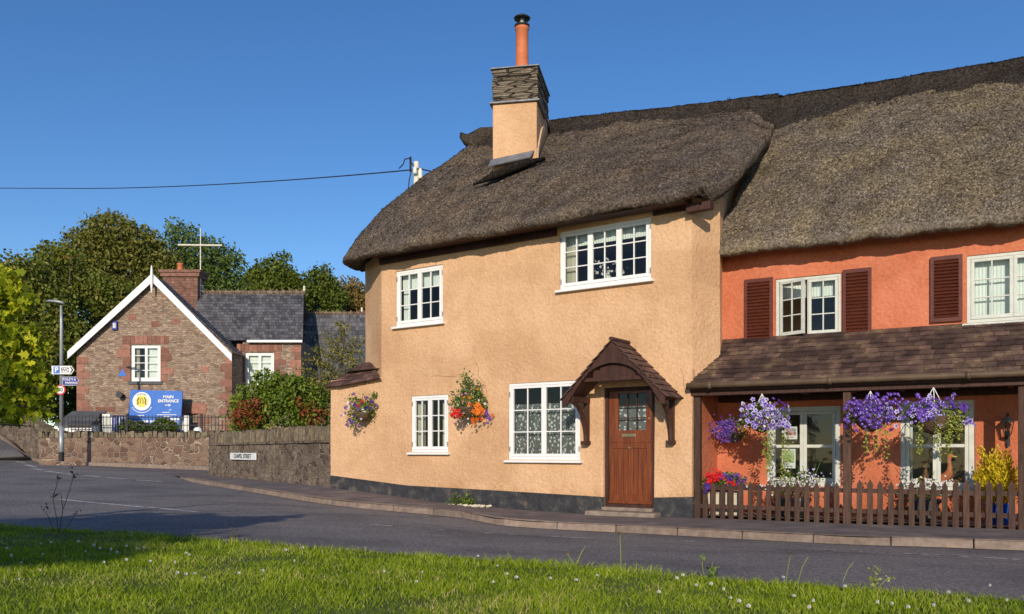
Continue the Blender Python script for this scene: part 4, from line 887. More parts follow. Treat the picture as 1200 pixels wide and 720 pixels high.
# hanging baskets ------------------------------------------------------------
def blossoms(mb, P, out, size, petals=5):
    for p, o_ in zip(P, out):
        o_ = Vector(o_).normalized(); x = o_.orthogonal().normalized(); y = o_.cross(x); s_ = size*random.uniform(.75, 1.25); a0 = random.random()*6
        p = Vector(p); r = random.random()
        for k in range(petals):
            a = a0+2*math.pi*k/petals; d_ = x*math.cos(a)+y*math.sin(a); e = x*math.cos(a+.5)+y*math.sin(a+.5); g_ = x*math.cos(a-.5)+y*math.sin(a-.5)
            mb.poly([p, p+g_*s_*.42+o_*s_*.1, p+d_*s_*.55+o_*s_*.05, p+e*s_*.42+o_*s_*.1], r)
def basket(c, rx, ry, rz, label, name, cat, flowers, nleaf=700, leaf=.04, bowl=True, chain=0, trails=(), wall=None, leafm='leaf_basket', group=None, lsig=1.0, extra=(), bowlmat='wicker'):
    """c: centre of the planting; flowers: (material, count, size, (dx,dy,dz,spread))"""
    c = Vector(c); t = thing(name, c-Vector((0, 0, rz)), label, cat, group)
    if bowl:
        mb = MB(); br = rx*.62; mb.lathe(c-Vector((0, 0, rz*.25)), [(.02, -br*.9), (br*.5, -br*.75), (br*.85, -br*.4), (br, 0), (br*1.03, .02), (br*.9, .02)], 18); mb.build('basket', bowlmat, t, smooth=True)
    P = rng.normal(size=(nleaf, 3)); P /= np.linalg.norm(P, axis=1)[:, None]; r_ = rng.uniform(.55, 1.12, nleaf)[:, None]; P = P*r_*np.array([rx, ry, rz])
    sc = 1+.35*np.sin(P[:, 0]*25)*np.cos(P[:, 2]*21); P[:, 2] *= sc; k = P[:, 2] > -rz*.8; P = P[k]
    for (dx, dz, n, sx, sz) in extra: P = np.concatenate([P, np.stack([rng.normal(dx, sx, n), rng.normal(0, sx, n), rng.normal(dz, sz, n)], 1)])
    V, F = leaf_arrays(P+np.array(c), leaf, .65); npmesh('foliage', leafm, V, F, rng.random(len(P)), t)
    for (m_, n, sz, (dx, dy, dz, sp)) in flowers:
        d_ = rng.normal(size=(n, 3))*sp; d_[:, 1] = -np.abs(d_[:, 1])-.1; q = []
        for v_ in d_:
            v = Vector((v_[0]/1, v_[1], v_[2])); v.x = max(-1.05, min(1.05, v.x)); v = Vector((dx+v.x*rx, dy-ry*.85+abs(v.x)*.1+random.uniform(-.05, .05)*1, dz+max(-1.15, min(1.2, v.z))*rz)); v.z = max(v.z, -rz*.95-.05); q.append(v)
        fb = MB(); blossoms(fb, [c+v for v in q], [Vector((v.x*1.2, -.8, v.z*1.2+.15+random.uniform(-.3, .3))) for v in q], sz); fb.build('blossom', m_, t)
        if m_ == 'p_lilac' or (m_ == 'p_purple' and n > 100):
            fb = MB(); blossoms(fb, [c+v+Vector((0, -.012, 0)) for v in q], [Vector((v.x*.5, -1, v.z*.5)) for v in q], sz*(.5 if m_ == 'p_lilac' else .28)); fb.build('blossom', 'p_purple' if m_ == 'p_lilac' else 'p_lilac', t)
    for (dx, dy, top, ln, n, m_) in trails:
        pts = []; mb = MB(); P0 = c+Vector((dx, dy, top)); P1 = P0+Vector((random.uniform(-.04, .04), 0, -ln)); mb.tube([P0, P0*.5+P1*.5+Vector((.02, 0, 0)), P1], .003, 4)
        TP = np.array([P0.lerp(P1, random.random())+Vector((random.gauss(0, .022), random.gauss(0, .022), 0)) for _ in range(n)]); V, F = leaf_arrays(TP, .034, .85); o_ = npmesh('trailing_foliage', m_, V, F, rng.random(n), t)
    if chain:
        mb = MB(); top = c+Vector((0, 0, chain))
        for a in (.3, 2.4, 4.5): mb.tube([c+Vector((rx*.55*math.cos(a), ry*.55*math.sin(a), 0)), top], .006, 5)
        mb.build('chain', 'signwhite', t)
    if wall is not None:
        mb = MB(); F_, a_ = wall; mb.tube([F_.P(a_, .0, c.z+rz*.2), F_.P(a_, .04, c.z+rz*.2), F_.P(a_, .04, c.z-rz*.3)], .01, 6); mb.build('wall_bracket', 'iron', t)
    return t
def onwall(F, x, y, b): a = F.a(x, b); return F.P(a, b, F.z(x, y, b)), a
c, a_ = onwall(FM, 424, 481, .2)
basket(c, .30, .2, .27, 'wall basket of purple and white petunias near the left corner of the apricot cottage', 'flower_basket', 'flower basket', [('p_dark', 16, .075, (.0, 0, 0, .62)), ('p_white', 7, .05, (-.1, 0, -.1, .5)), ('p_red', 3, .07, (.05, 0, .12, .2)), ('p_purple', 10, .06, (-.1, 0, -.2, .5))], 800, .05, wall=(FM, a_), extra=[(.24, .30, 60, .04, .03), (-.2, .22, 60, .05, .05), (-.2, -.25, 90, .06, .06)])
c, a_ = onwall(FM, 549, 473, .22)
basket(c, .34, .22, .36, 'tall wall basket with orange and red begonias beside the small downstairs window', 'flower_basket', 'flower basket', [('p_orange', 34, .08, (.17, 0, -.15, .26)), ('p_red', 14, .08, (-.24, 0, -.20, .16)), ('p_pink', 10, .05, (0, 0, .0, .6)), ('p_white', 16, .045, (-.05, 0, -.1, .6)), ('p_purple', 8, .06, (.33, 0, -.24, .12)), ('p_orange', 4, .06, (0, 0, .15, .2))], 1500, .05, wall=(FM, a_), extra=[(-.05, .42, 140, .06, .09), (.18, .3, 60, .05, .05)])
c, a_ = onwall(FR, 860, 505, .22)
basket(c, .26, .2, .22, 'deep purple lobelia wall basket in the left corner of the porch', 'flower_basket', 'flower basket', [('p_dark', 170, .035, (-.17, 0, .03, .42)), ('p_purple', 120, .032, (-.2, 0, .0, .45))], 500, .04, wall=(FR, a_))
c, a_ = onwall(FP, 893, 489, .12)
basket(c, .34, .28, .20, 'hanging basket of white edged lilac petunias at the left of the porch', 'hanging_basket', 'hanging basket', [('p_lilac', 80, .062, (0, 0, .02, .58)), ('p_purple', 34, .05, (0, 0, .05, .6)), ('p_white', 20, .035, (0, 0, .0, .6)), ('p_lilac', 16, .075, (.25, 0, -.12, .2)), ('p_lilac', 8, .07, (0, 0, .2, .15))], 900, .045, chain=.36,
       trails=[(.03, -.2, -.1, .80, 170, 'leaf_lime'), (.10, -.18, -.1, .66, 130, 'leaf_lime'), (.30, -.1, -.15, .85, 170, 'leaf_lime'), (.36, -.1, -.1, .6, 70, 'leaf_lime'), (-.04, -.15, -.1, .5, 60, 'leaf_lime')])
c, a_ = onwall(FP, 1020, 486, .12)
basket(c, .36, .26, .20, 'basket of dense violet blue petunias hanging just right of the middle porch post', 'hanging_basket', 'hanging basket', [('p_purple', 170, .055, (-.03, 0, .05, .55)), ('p_dark', 60, .05, (-.1, 0, .0, .5)), ('p_lilac', 14, .05, (.2, 0, .02, .4))], 800, .04, chain=.34,
       trails=[(-.13, -.15, -.15, .42, 60, 'leaf_lime'), (.05, -.15, -.15, .42, 60, 'leaf_lime'), (.14, -.15, -.15, .48, 60, 'leaf_lime')])
c, a_ = onwall(FP, 1094, 486, .12)
basket(c, .42, .26, .19, 'rightmost hanging basket with purple petunias and a curtain of lime trailing leaves', 'hanging_basket', 'hanging basket', [('p_purple', 110, .055, (-.2, 0, .05, .55)), ('p_lilac', 34, .06, (-.15, 0, .02, .7)), ('p_lilac', 16, .065, (.36, 0, -.12, .14)), ('p_purple', 30, .055, (.25, 0, .1, .2))], 700, .04, chain=.38,
       trails=[(-.3, -.2, -.1, .52, 60, 'leaf_lime'), (-.26, -.2, -.1, .45, 60, 'leaf_lime')]+[(x_, -.22, .05, l_, 110, 'leaf_lime') for x_, l_ in ((-.05, .45), (0, .7), (.06, .4), (.1, .62), (.15, .38), (.2, .42), (.25, .3))])

# planters behind the fence
def planter(c, w_, d_, h, label, mat, name='planter', kind='box', cat='planter'):
    t = thing(name, c, label, cat); mb = MB(); F_ = Frame((c[0], c[1]), (.866, -.5))
    if kind == 'box':
        mb.hexa([F_.P(-w_*.44, d_*.44, c[2]), F_.P(w_*.44, d_*.44, c[2]), F_.P(w_*.44, -d_*.44, c[2]), F_.P(-w_*.44, -d_*.44, c[2]), F_.P(-w_/2, d_/2, c[2]+h), F_.P(w_/2, d_/2, c[2]+h), F_.P(w_/2, -d_/2, c[2]+h), F_.P(-w_/2, -d_/2, c[2]+h)]); mb.box(F_, -w_/2-.015, w_/2+.015, -d_/2-.015, d_/2+.015, c[2]+h-.04, c[2]+h)
    else: mb.lathe(c, [(w_*.32, 0), (w_*.36, .02), (w_*.48, h*.8), (w_*.54, h*.86), (w_*.54, h), (w_*.46, h)], 22)
    mb.build('pot', mat, t, smooth=(kind != 'box'), bevel=.006 if kind == 'box' else 0); return t
def plantfill(t, c, rx, ry, rz, n, leaf, leafm, flowers=(), up=0):
    P = rng.normal(size=(n, 3)); P /= np.linalg.norm(P, axis=1)[:, None]; P = P*rng.uniform(.4, 1.1, n)[:, None]*np.array([rx, ry, rz]); P[:, 2] = np.where(P[:, 2] < -rz*.6, -P[:, 2], P[:, 2])
    V, F = leaf_arrays(P+np.array(c), leaf, .6, up=up, droop=-up); npmesh('foliage', leafm, V, F, rng.random(n), t)
    for (m_, k, sz, (dx, dz, sx, sz_)) in flowers:
        fb = MB(); q = [Vector((dx+random.gauss(0, sx), -ry*.8+random.uniform(-.05, .1), dz+random.gauss(0, sz_))) for _ in range(k)]; blossoms(fb, [Vector(c)+v for v in q], [Vector((v.x, -.9, v.z+.3)) for v in q], sz); fb.build('blossom', m_, t)
PC = Vector(FP.P(FP.a(850, -.25), -.25, -.05)); t = planter(PC, .52, .26, .38, 'cream planter of red geraniums and violet petunias behind the picket fence', 'cream')
plantfill(t, PC+Vector((.0, 0, .52)), .36, .16, .15, 900, .05, 'leaf_basket', [('p_red', 60, .05, (-.26, .06, .05, .05)), ('p_red', 40, .05, (-.15, .1, .05, .035)), ('p_red', 30, .045, (.06, -.02, .03, .03)), ('p_dark', 16, .075, (.18, 0, .1, .07)), ('p_dark', 6, .07, (-.34, -.06, .02, .03)), ('p_dark', 8, .07, (.02, .1, .06, .02))])
PC = Vector(FP.P(FP.a(938, -.35), -.35, -.05)); t = planter(PC, .30, .3, .30, 'round stone pot with a loose bush of small white flowers below the poster window', 'concrete', 'flower_pot', 'round')
plantfill(t, PC+Vector((-.05, 0, .50)), .42, .18, .2, 800, .035, 'leaf_mid', [('p_white', 130, .03, (-.1, .02, .25, .08)), ('p_lilac', 30, .028, (.15, .15, .1, .08))])
sp_ = MB()
for i in range(9):
    x_ = random.uniform(-.3, .35); b0_ = PC+Vector((x_*.6, 0, .35)); sp_.tube([b0_, b0_+Vector((x_*.3, 0, .3)), b0_+Vector((x_*.5+random.uniform(-.05, .05), -.03, .40+random.random()*.25))], [.006, .009, .004], 5)
sp_.build('flower_spike', 'leaf_mid', t)
PC = Vector(FP.P(FP.a(916, -.45), -.5, -.05)); t = planter(PC, .26, .26, .28, 'small dark pot of pale flowers left of the white flower bush', 'greyroof', 'flower_pot', 'round')
plantfill(t, PC+Vector((0, 0, .42)), .24, .14, .17, 350, .035, 'leaf_lime', [('p_white', 50, .03, (0, .03, .15, .08))])
PC = Vector(FP.P(FP.a(1083, -.4), -.45, -.05)); t = planter(PC, .42, .3, .32, 'dark pot with curling white leaved plant below the duck window', 'greyroof', 'flower_pot', 'round')
plantfill(t, PC+Vector((0, 0, .42)), .32, .15, .20, 500, .045, 'leaf_basket', [('p_white', 120, .035, (-.02, .12, .2, .05))])
sp_ = MB()
for i in range(8):
    x_ = random.uniform(-.45, .45); b0_ = PC+Vector((x_*.3, -.05, .45)); sp_.tube([b0_, b0_+Vector((x_*.6, 0, .18)), b0_+Vector((x_, -.03, .22+random.random()*.2))], [.005, .005, .003], 5)
sp_.build('stem', 'stem', t)
PC = Vector(FP.P(FP.a(1171, -.3), -.34, -.05)); t = planter(PC, .34, .34, .30, 'glazed blue pot holding a bright yellow conifer at the right end of the porch', 'bluepot', 'potted_conifer', 'round', 'potted shrub')
fr_ = MB(); con = []
outs = []
for i in range(74):
    a = random.random()*6.283; h0 = random.uniform(.0, .34); tilt = random.uniform(.1, 1.0)*(1-h0*1.6); ln = random.uniform(.28, .50)*(1.15-tilt*.3)
    dv_ = Vector((math.cos(a)*tilt, math.sin(a)*tilt*.8, 1)).normalized(); st0 = Vector((math.cos(a)*.17*tilt, math.sin(a)*.12*tilt, h0))
    for _ in range(80):
        f_ = random.random(); wd_ = .055*(1-f_)+.012; q = st0+dv_*ln*f_; con.append((q.x+random.gauss(0, wd_), q.y+random.gauss(0, wd_), q.z+random.gauss(0, .02))); outs.append(tuple(dv_+Vector((random.gauss(0, .35), random.gauss(0, .35), .2))))
CP = np.array(con); outd = np.array(outs); V, F = leaf_arrays(CP+np.array(PC+Vector((-.06, 0, .27))), .055, .30, out=outd/np.linalg.norm(outd, axis=1)[:, None]*2); npmesh('foliage', 'leaf_conifer', V, F, rng.random(len(CP)), t)
sm_ = MB(); sm_.tube([PC+Vector((0, 0, .25)), PC+Vector((-.05, 0, .7))], [.03, .012], 7); sm_.build('stem', 'bark', t)

# ducks, posters, lantern
def duck(a, z, h, mat, label, flipx=1):
    t = thing('wooden_duck', FR.P(a, -.18, z), label, 'ornament', 'wooden ducks in the window'); mb = MB(); s_ = h; q = lambda dx, dz: FR.P(a+dx*s_*flipx, -.18, z+dz*s_)
    mb.tube([q(-.36, .16), q(-.25, .14), q(-.05, .17), q(.08, .28), q(.12, .45), q(.11, .62), q(.10, .76), q(.12, .86), q(.16, .92), q(.15, .97)], [.01*s_, .13*s_, .19*s_, .16*s_, .09*s_, .06*s_, .055*s_, .08*s_, .07*s_, .01*s_], 12); mb.build('body', mat, t, smooth=True)
    b2 = MB(); b2.tube([q(.17, .88), q(.27, .86), q(.33, .85)], [.04*s_, .03*s_, .012*s_], 8, flat=.6); b2.build('beak', 'signyellow', t, smooth=True)
    for dx in (-.03, .05): b3 = MB(); b3.tube([q(dx, .02), q(dx, .06)], .02*s_, 6); b3.box(Frame(q(dx, 0)[:2], (.866, -.5)), -.03*s_, .06*s_, -.02*s_, .03*s_, z, z+.02*s_); b3.build('foot', 'signyellow', t)
duck(FR.a(1079), L2[2]+.06, .44, 'duck', 'leftmost carved wooden duck in the porch window'); duck(FR.a(1107), L2[2]+.10, .50, 'terracotta', 'tallest redder wooden duck in the middle of the porch window'); duck(FR.a(1127), L2[2]+.06, .44, 'duck', 'pale carved wooden duck at the right of the porch window')
def poster(x0, x1, y0, y1, mat, label):
    t = thing('poster', FR.P(FR.a((x0+x1)/2), -.075, FR.z((x0+x1)/2, y1)), label, 'poster'); mb = MB(); a0, a1 = FR.a(x0), FR.a(x1); z0, z1 = FR.z(x0, y1), FR.z(x0, y0)
    mb.box(FR, a0, a1, -.085, -.08, z0, z1); mb.build('sheet', 'signwhite', t); m2 = MB(); m2.box(FR, a0+.02, a1-.02, -.08, -.077, z0+(z1-z0)*.3, z1-.03); m2.build('print', mat, t)
    m3 = MB()
    for k in range(3): m3.box(FR, a0+.03, a1-.05-.04*k, -.08, -.077, z0+.03+k*.035, z0+.042+k*.035)
    m3.build('small_print', 'signblack' if mat == 'posterart' else 'signred', t)
poster(915, 931, 526, 549, 'posterart', 'white poster with a green landscape in the lower porch window pane'); poster(918, 933, 500, 515, 'posterred', 'small red and white poster in the upper porch window pane')
LC, a_ = onwall(FR, 1181, 500, .14); LCv = Vector(LC)
t = thing('wall_lantern', LCv-Vector((0, 0, .2)), 'black carriage lantern on the orange porch wall by the yellow conifer', 'lantern')
mb = MB(); mb.lathe(LCv, [(.025, -.14), (.05, -.12), (.055, -.105), (.02, -.10)], 6); mb.lathe(LCv, [(.10, .06), (.095, .085), (.05, .125), (.03, .14), (.012, .18), (.018, .19), (.004, .2)], 6)
for k in range(6):
    a = k*math.pi/3; mb.tube([LCv+Vector((.05*math.cos(a), .05*math.sin(a), -.11)), LCv+Vector((.088*math.cos(a), .088*math.sin(a), .07))], .006, 4)
mb.build('lantern_frame', 'iron', t)
mb = MB(); mb.tube([FR.P(a_, .01, LCv.z-.24), FR.P(a_, .02, LCv.z-.10), FR.P(a_, .07, LCv.z-.17), FR.P(a_, .14, LCv.z-.14)], .011, 6); mb.box(FR, a_-.03, a_+.03, .004, .02, LCv.z-.28, LCv.z-.06); mb.tube([FR.P(a_, .03, LCv.z-.3), FR.P(a_, .03, LCv.z-.24)], .016, 6); mb.build('arm', 'iron', t)
mb = MB(); mb.lathe(LCv, [(.044, -.10), (.08, .06)], 6); mb.build('lantern_glass', 'glass', t)

# ------------------------------------------------------------------ stone school house
DG = 35.5; kx = DG/1000
def gx(x): return (x-600)*kx
def gzz(y): return EYE+(HOR-y)*kx
FG = Frame((gx(90), DG), (1, 0)); GW = gx(272)-gx(90)
school = thing('stone_house', (gx(181), DG+3, .4), 'brown rubble stone house with white bargeboards, slate wings and a blue entrance board', 'house')
apx = GW/2+.02; zE, zA = gzz(413), gzz(327)
def gtop(a): return zE+(zA-zE)*max(0, 1-abs(a-apx)/(GW/2))
GWIN = (gx(153)-gx(90), gx(188)-gx(90), gzz(447), gzz(404)); GL = (gx(219)-gx(90), gx(232)-gx(90), .6, gzz(485))
sw = MB()
Aset = sorted(set([0, GW, GWIN[0], GWIN[1], GL[0], GL[1], apx]+[i*.3 for i in range(int(GW/.3)+1)]))
for a0, a1 in zip(Aset, Aset[1:]):
    am = (a0+a1)/2; segs = [(.0, None)]
    cuts = []
    if GWIN[0] < am < GWIN[1]: cuts.append((GWIN[2], GWIN[3]))
    if GL[0] < am < GL[1]: cuts = [(GL[2], GL[3])]+cuts
    z = 0.0
    for (q0, q1) in cuts: sw.quad(FG.P(a0, 0, z), FG.P(a1, 0, z), FG.P(a1, 0, q0), FG.P(a0, 0, q0)); z = q1
    sw.quad(FG.P(a0, 0, z), FG.P(a1, 0, z), FG.P(a1, 0, gtop(a1)), FG.P(a0, 0, gtop(a0)))
for (p, q, s_, t_) in (GWIN, GL):
    for (x0, y0, x1, y1) in ((p, s_, q, s_), (q, s_, q, t_), (q, t_, p, t_), (p, t_, p, s_)): sw.quad(FG.P(x0, 0, y0), FG.P(x1, 0, y1), FG.P(x1, -.2, y1), FG.P(x0, -.2, y0))
# side walls of the gable block
sw.quad(FG.P(GW, 0, 0), FG.P(GW, -7, 0), FG.P(GW, -7, zE+.1), FG.P(GW, 0, zE)); sw.quad(FG.P(0, -7, 0), FG.P(0, 0, 0), FG.P(0, 0, zE), FG.P(0, -7, zE))
# wing
DWg = 36.9; kw = DWg/1000
def wx(x): return (x-600)*kw
def wz(y): return EYE+(HOR-y)*kw
FWg = Frame((gx(272), DWg), (1, 0)); WW = wx(353)-gx(272); wze = wz(400)
WWIN = (wx(287)-gx(272), wx(321)-gx(272), wz(452), wz(413))
wall_mesh(sw, FWg, 0, WW, 0, wze, [WWIN], .15, .6, 0)
sw.quad(FWg.P(WW, 0, 0), FWg.P(WW, -6, 0), FWg.P(WW, -6, wze), FWg.P(WW, 0, wze))
sw.build('wall', 'gstone', school)
# quoins, surrounds
qn = MB()
def quoin(F, a, z0, z1, side):
    z = z0; i = 0
    while z < z1-.15:
        h = random.uniform(.24, .36); w_ = (.52 if i % 2 else .3)*random.uniform(.85, 1.1); i += 1
        qn.box(F, a if side > 0 else a-w_, a+w_ if side > 0 else a, -.02, .018, z+.012, min(z+h-.012, z1)); z += h
def qb(nm='quoin'):
    global qn
    if qn.v: qn.build(nm, 'sandstone', school)
    qn = MB()
quoin(FG, 0, .6, zE-.1, 1); qb(); quoin(FG, GW, .6, zE-.1, -1); qb(); quoin(FWg, WW, .6, wze-.05, -1); qb()
for (F_, o_) in ((FG, GWIN), (FWg, WWIN)):
    quoin(F_, o_[0]-.012, o_[2], o_[3], -1); quoin(F_, o_[1]+.012, o_[2], o_[3], 1)
    n = 11
    for i in range(n):
        q = o_[0]-.35+(o_[1]-o_[0]+.7)*i/n; w_ = (o_[1]-o_[0]+.7)/n; qn.box(F_, q+.008, q+w_-.008, -.02, .02, o_[3]+.03, o_[3]+.36)
    qb('window_surround')
qn.box(FG, GL[0]-.45, GL[1]+.35, -.02, .02, GL[3]+.02, GL[3]+.42); quoin(FG, GL[1]+.012, .6, GL[3], 1); quoin(FG, GL[0]-.3, .6, 2.2, -1); qb('window_surround')
for x_, y_ in ((155, 372), (206, 377), (182, 380), (240, 433), (195, 345)): a_ = gx(x_)-gx(90); qn.box(FG, a_-.16, a_+.16, -.02, .012, gzz(y_)-.12, gzz(y_)+.12); qb('sandstone_block')
for x_ in (98, 112, 124): a_ = gx(x_)-gx(90); qn.box(FG, a_, a_+.4, -.02, .014, gzz(483), gzz(477)); qb('sandstone_block')
window(FG, school, *GWIN, lights=2, cols=1, rows=4, inset=.08, sill=0, curtain=[('blind', (GWIN[0]+GWIN[1])/2+.03, GWIN[1]-.05, GWIN[2], GWIN[3]), ('curtain', (GWIN[0]+GWIN[1])/2-.5, GWIN[0]+.3, GWIN[2], GWIN[3])], hinges=False, fw=.09, cw=.05, bw=.03, label='white four pane high window in the gable')
window(FWg, school, *WWIN, lights=2, cols=1, rows=4, inset=.08, sill=0, curtain=[('blind', WWIN[0]+.05, WWIN[1]-.05, WWIN[2], WWIN[3])], hinges=False, fw=.09, cw=.05, bw=.03, label='white window in the side wing')
sl = MB(); sl.box(FG, GWIN[0]-.08, GWIN[1]+.08, -.1, .06, GWIN[2]-.13, GWIN[2]-.01); sl.build('stone_sill', 'greyroof', school)
bd = MB(); bd.box(FG, GL[0], GL[1], -.18, -.12, .6, GL[3]); bd.build('boarded_opening', 'gstone', school)
# roofs
gr = MB(); ov = .38
def roofplane(mb, e0, e1, r1, r0, rows, cols): tiles(mb, e0, e1, r1, r0, rows, cols, .02, .015, .006, .03)
XL, XR, XA = gx(83), gx(277), FG.P(apx, 0, 0)[0]; zEl = gzz(413)
roofplane(gr, (XR+.0, DG-.2, zEl-.05), (XR, DG+1.2, zEl-.05), (XA, DG+1.0, zA+.10), (XA, DG-.2, zA+.10), 22, 5)
roofplane(gr, (XL, DG+7.5, zEl-.05), (XL, DG-.2, zEl-.05), (XA, DG-.2, zA+.10), (XA, DG+1.0, zA+.10), 22, 28)
gr.build('gable_roof', 'slate', school); gr = MB()
wr = wz(400)+.02; XR2 = (356-600)*.0398; WR = 3.0; zrw = EYE+(HOR-344)*(DWg+2.9)/1000
roofplane(gr, (gx(230), DWg-.15, wr), (wx(356), DWg-.15, wr), ((356-600)*(DWg+2.9)/1000, DWg+2.9, zrw), (gx(180), DWg+2.9, zrw+.0), 17, 30)
gr.poly([(gx(150), DWg+2.9, zrw), (XR2, DWg+2.9, zrw-.02), (XR2, DWg+6, wr), (gx(150), DWg+6, wr)])
gro = gr.build('wing_roof', 'slate', school); gr = MB()
# lower wing at the right
D3 = 38.6; xr0, xr1 = (356-600)*D3/1000, (433-600)*D3/1000; z3 = EYE+(HOR-368)*(D3+2.6)/1000; ze3 = EYE+(HOR-444)*D3/1000
roofplane(gr, (xr0, D3, ze3), (xr1, D3, ze3), (xr1-.6, D3+2.6, z3), (xr0-.6, D3+2.6, z3), 15, 18); gr.poly([(xr0-.6, D3+2.6, z3-.02), (xr1-.6, D3+2.6, z3-.02), (xr1-.6, D3+5, ze3), (xr0-.6, D3+5, ze3)]); gro3 = gr.build('lower_wing_roof', 'slate', school); gr = MB()
# little slate roof beyond the left eave
roofplane(gr, (gx(117), DG+2, 5.4), (gx(145), DG+2, 5.4), (gx(143), DG+4, 7.1), (gx(123), DG+4, 7.1), 8, 8)
gr.build('rear_roof', 'slate', school)
w3 = MB(); w3.box(Frame((xr0, D3+.1), (1, 0)), 0, xr1-xr0, -4.6, 0, 0, ze3+.02); w3.build('wing_wall', 'gstone', school)
rt = MB()
for i in range(26):
    x0_ = (238-600)*.0398+i*.30
    if x0_ > (355-600)*.0398: break
    rt.tube([(x0_, DWg+2.9, zrw+.03), (x0_+.28, DWg+2.9, zrw+.03)], .10, 6); rt.tube([(x0_+.14, DWg+2.9, zrw+.08), (x0_+.14, DWg+2.9, zrw+.2)], .04, 5)
rt.build('ridge_tile', 'ridgetile', gro); rt = MB()
for i in range(14):
    x0_ = xr0-.6+i*.3
    if x0_ < xr1-.7: rt.tube([(x0_, D3+2.6, z3+.02), (x0_+.28, D3+2.6, z3+.02)], .09, 6); rt.tube([(x0_+.14, D3+2.6, z3+.05), (x0_+.14, D3+2.6, z3+.17)], .035, 5)
rt.build('ridge_tile', 'ridgetile', gro3)
gg = MB(); gg.box(FWg, .25, WW+.1, .15, .24, wr-.10, wr-.0); gg.build('gutter', 'white', gro)
for p_, h_, o_ in ((((356.5-600)*.0398, DWg+2.9, zrw), .35, gro), (((424-600)*.0412, D3+2.6, z3), .3, gro3), ((gx(124), DG+3.9, 7.0), .6, gro)):
    gf = MB(); gf.tube([p_, (p_[0], p_[1], p_[2]+h_)], .05, 6); gf.build('finial', 'mast', o_)
# bargeboards and finial
for sgn, xe in ((-1, XL), (1, gx(274))):
    bb = MB(); p, q = Vector((xe, DG-.28, gzz(413 if sgn < 0 else 416))), Vector((XA, DG-.28, gzz(322))); dn = Vector((0, 0, -.36)); bk2 = Vector((0, .05, 0))
    bb.prism([p, q, q+dn, p+dn*.85], [p+bk2, q+bk2, q+dn+bk2, p+dn*.85+bk2]); bb.build('bargeboard', 'white', school)
fn_ = MB(); fn_.tube([(XA, DG-.33, gzz(345)), (XA, DG-.33, gzz(338)), (XA, DG-.33, gzz(325)), (XA, DG-.33, gzz(318)), (XA, DG-.33, gzz(313))], [.02, .05, .06, .045, .015], 8); fn_.build('roof_finial', 'white', school)
cD = 39.2; cc = Frame(((189-600)*cD/1000, cD), (1, 0)); cwd = (233-189)*cD/1000; ch = MB(); czt = EYE+(HOR-316.5)*cD/1000
nrow = 12
ch.box(cc, .08, cwd-.08, -.95, -.05, 6, czt-.3)
for i in range(nrow):
    z_ = czt-1.7+i*.12; 
    for k in range(9): ch.box(cc, .06+k*(cwd-.12)/9+.01, .06+(k+1)*(cwd-.12)/9-.01, -.06, -.03, z_+.01, z_+.11)
ch.box(cc, -.02, cwd+.02, -1.05, .05, czt-.3, czt-.2); ch.box(cc, -.1, cwd+.1, -1.1, .1, czt-.12, czt); ch.box(cc, -.04, cwd+.04, -1.05, .05, czt-.2, czt-.12); cho = ch.build('chimney', 'brickred', gro)
cp = MB(); cp.lathe(cc.P(.72, -.4, czt), [(.16, 0), (.15, .05), (.12, .3), (.15, .33), (.14, .38)], 12); cp.build('chimney_pot', 'terracotta', gro, smooth=True)
al = MB(); al.box(FG, gx(132)-gx(90), gx(138.5)-gx(90), .002, .1, gzz(387), gzz(377)); alo = al.build('alarm_box', 'navy', school, bevel=.01); al = MB(); al.box(FG, gx(133.5)-gx(90), gx(137)-gx(90), .1, .106, gzz(385), gzz(379)); al.build('alarm_panel', 'steel', alo)
tr = MB(); tx = gx(143.5)-gx(90); tr.prism([FG.P(tx-.17, .03, gzz(441)), FG.P(tx+.17, .03, gzz(441)), FG.P(tx+.02, .03, gzz(432))], [FG.P(tx-.17, .0, gzz(441)), FG.P(tx+.17, .0, gzz(441)), FG.P(tx+.02, .0, gzz(432))]); tr.build('triangular_plaque', 'signblue', school)
fd = MB(); fd.tube([FG.P(gx(143)-gx(90), .0, gzz(464)), FG.P(gx(143)-gx(90), .28, gzz(463))], [.1, .14], 10); fd.build('floodlight', 'iron', school)
bt = thing('television_mast', (gx(235), DWg+2.5, zrw-.5), 'tall thin cream cross shaped mast rising behind the slate roof', 'mast'); tm = MB()
mD = DWg+2.7; xm = (235-600)*mD/1000; tm.tube([(xm, mD, 6.5), (xm, mD, EYE+(HOR-268)*mD/1000)], [.035, .022], 8); tm.build('pole', 'mast', bt)
tm = MB(); tm.tube([(xm-1.05, mD, EYE+(HOR-287.2)*mD/1000), (xm+1.0, mD, EYE+(HOR-287.8)*mD/1000)], .042, 6); tm.build('crossbar', 'mast', bt)
tm = MB(); tm.tube([(xm-.15, mD-.1, zrw+.05), (xm+.15, mD-.1, zrw+.05), (xm+.15, mD-.1, zrw+.3), (xm-.15, mD-.1, zrw+.3)], .02, 5); tm.build('clamp', 'steel', bt)

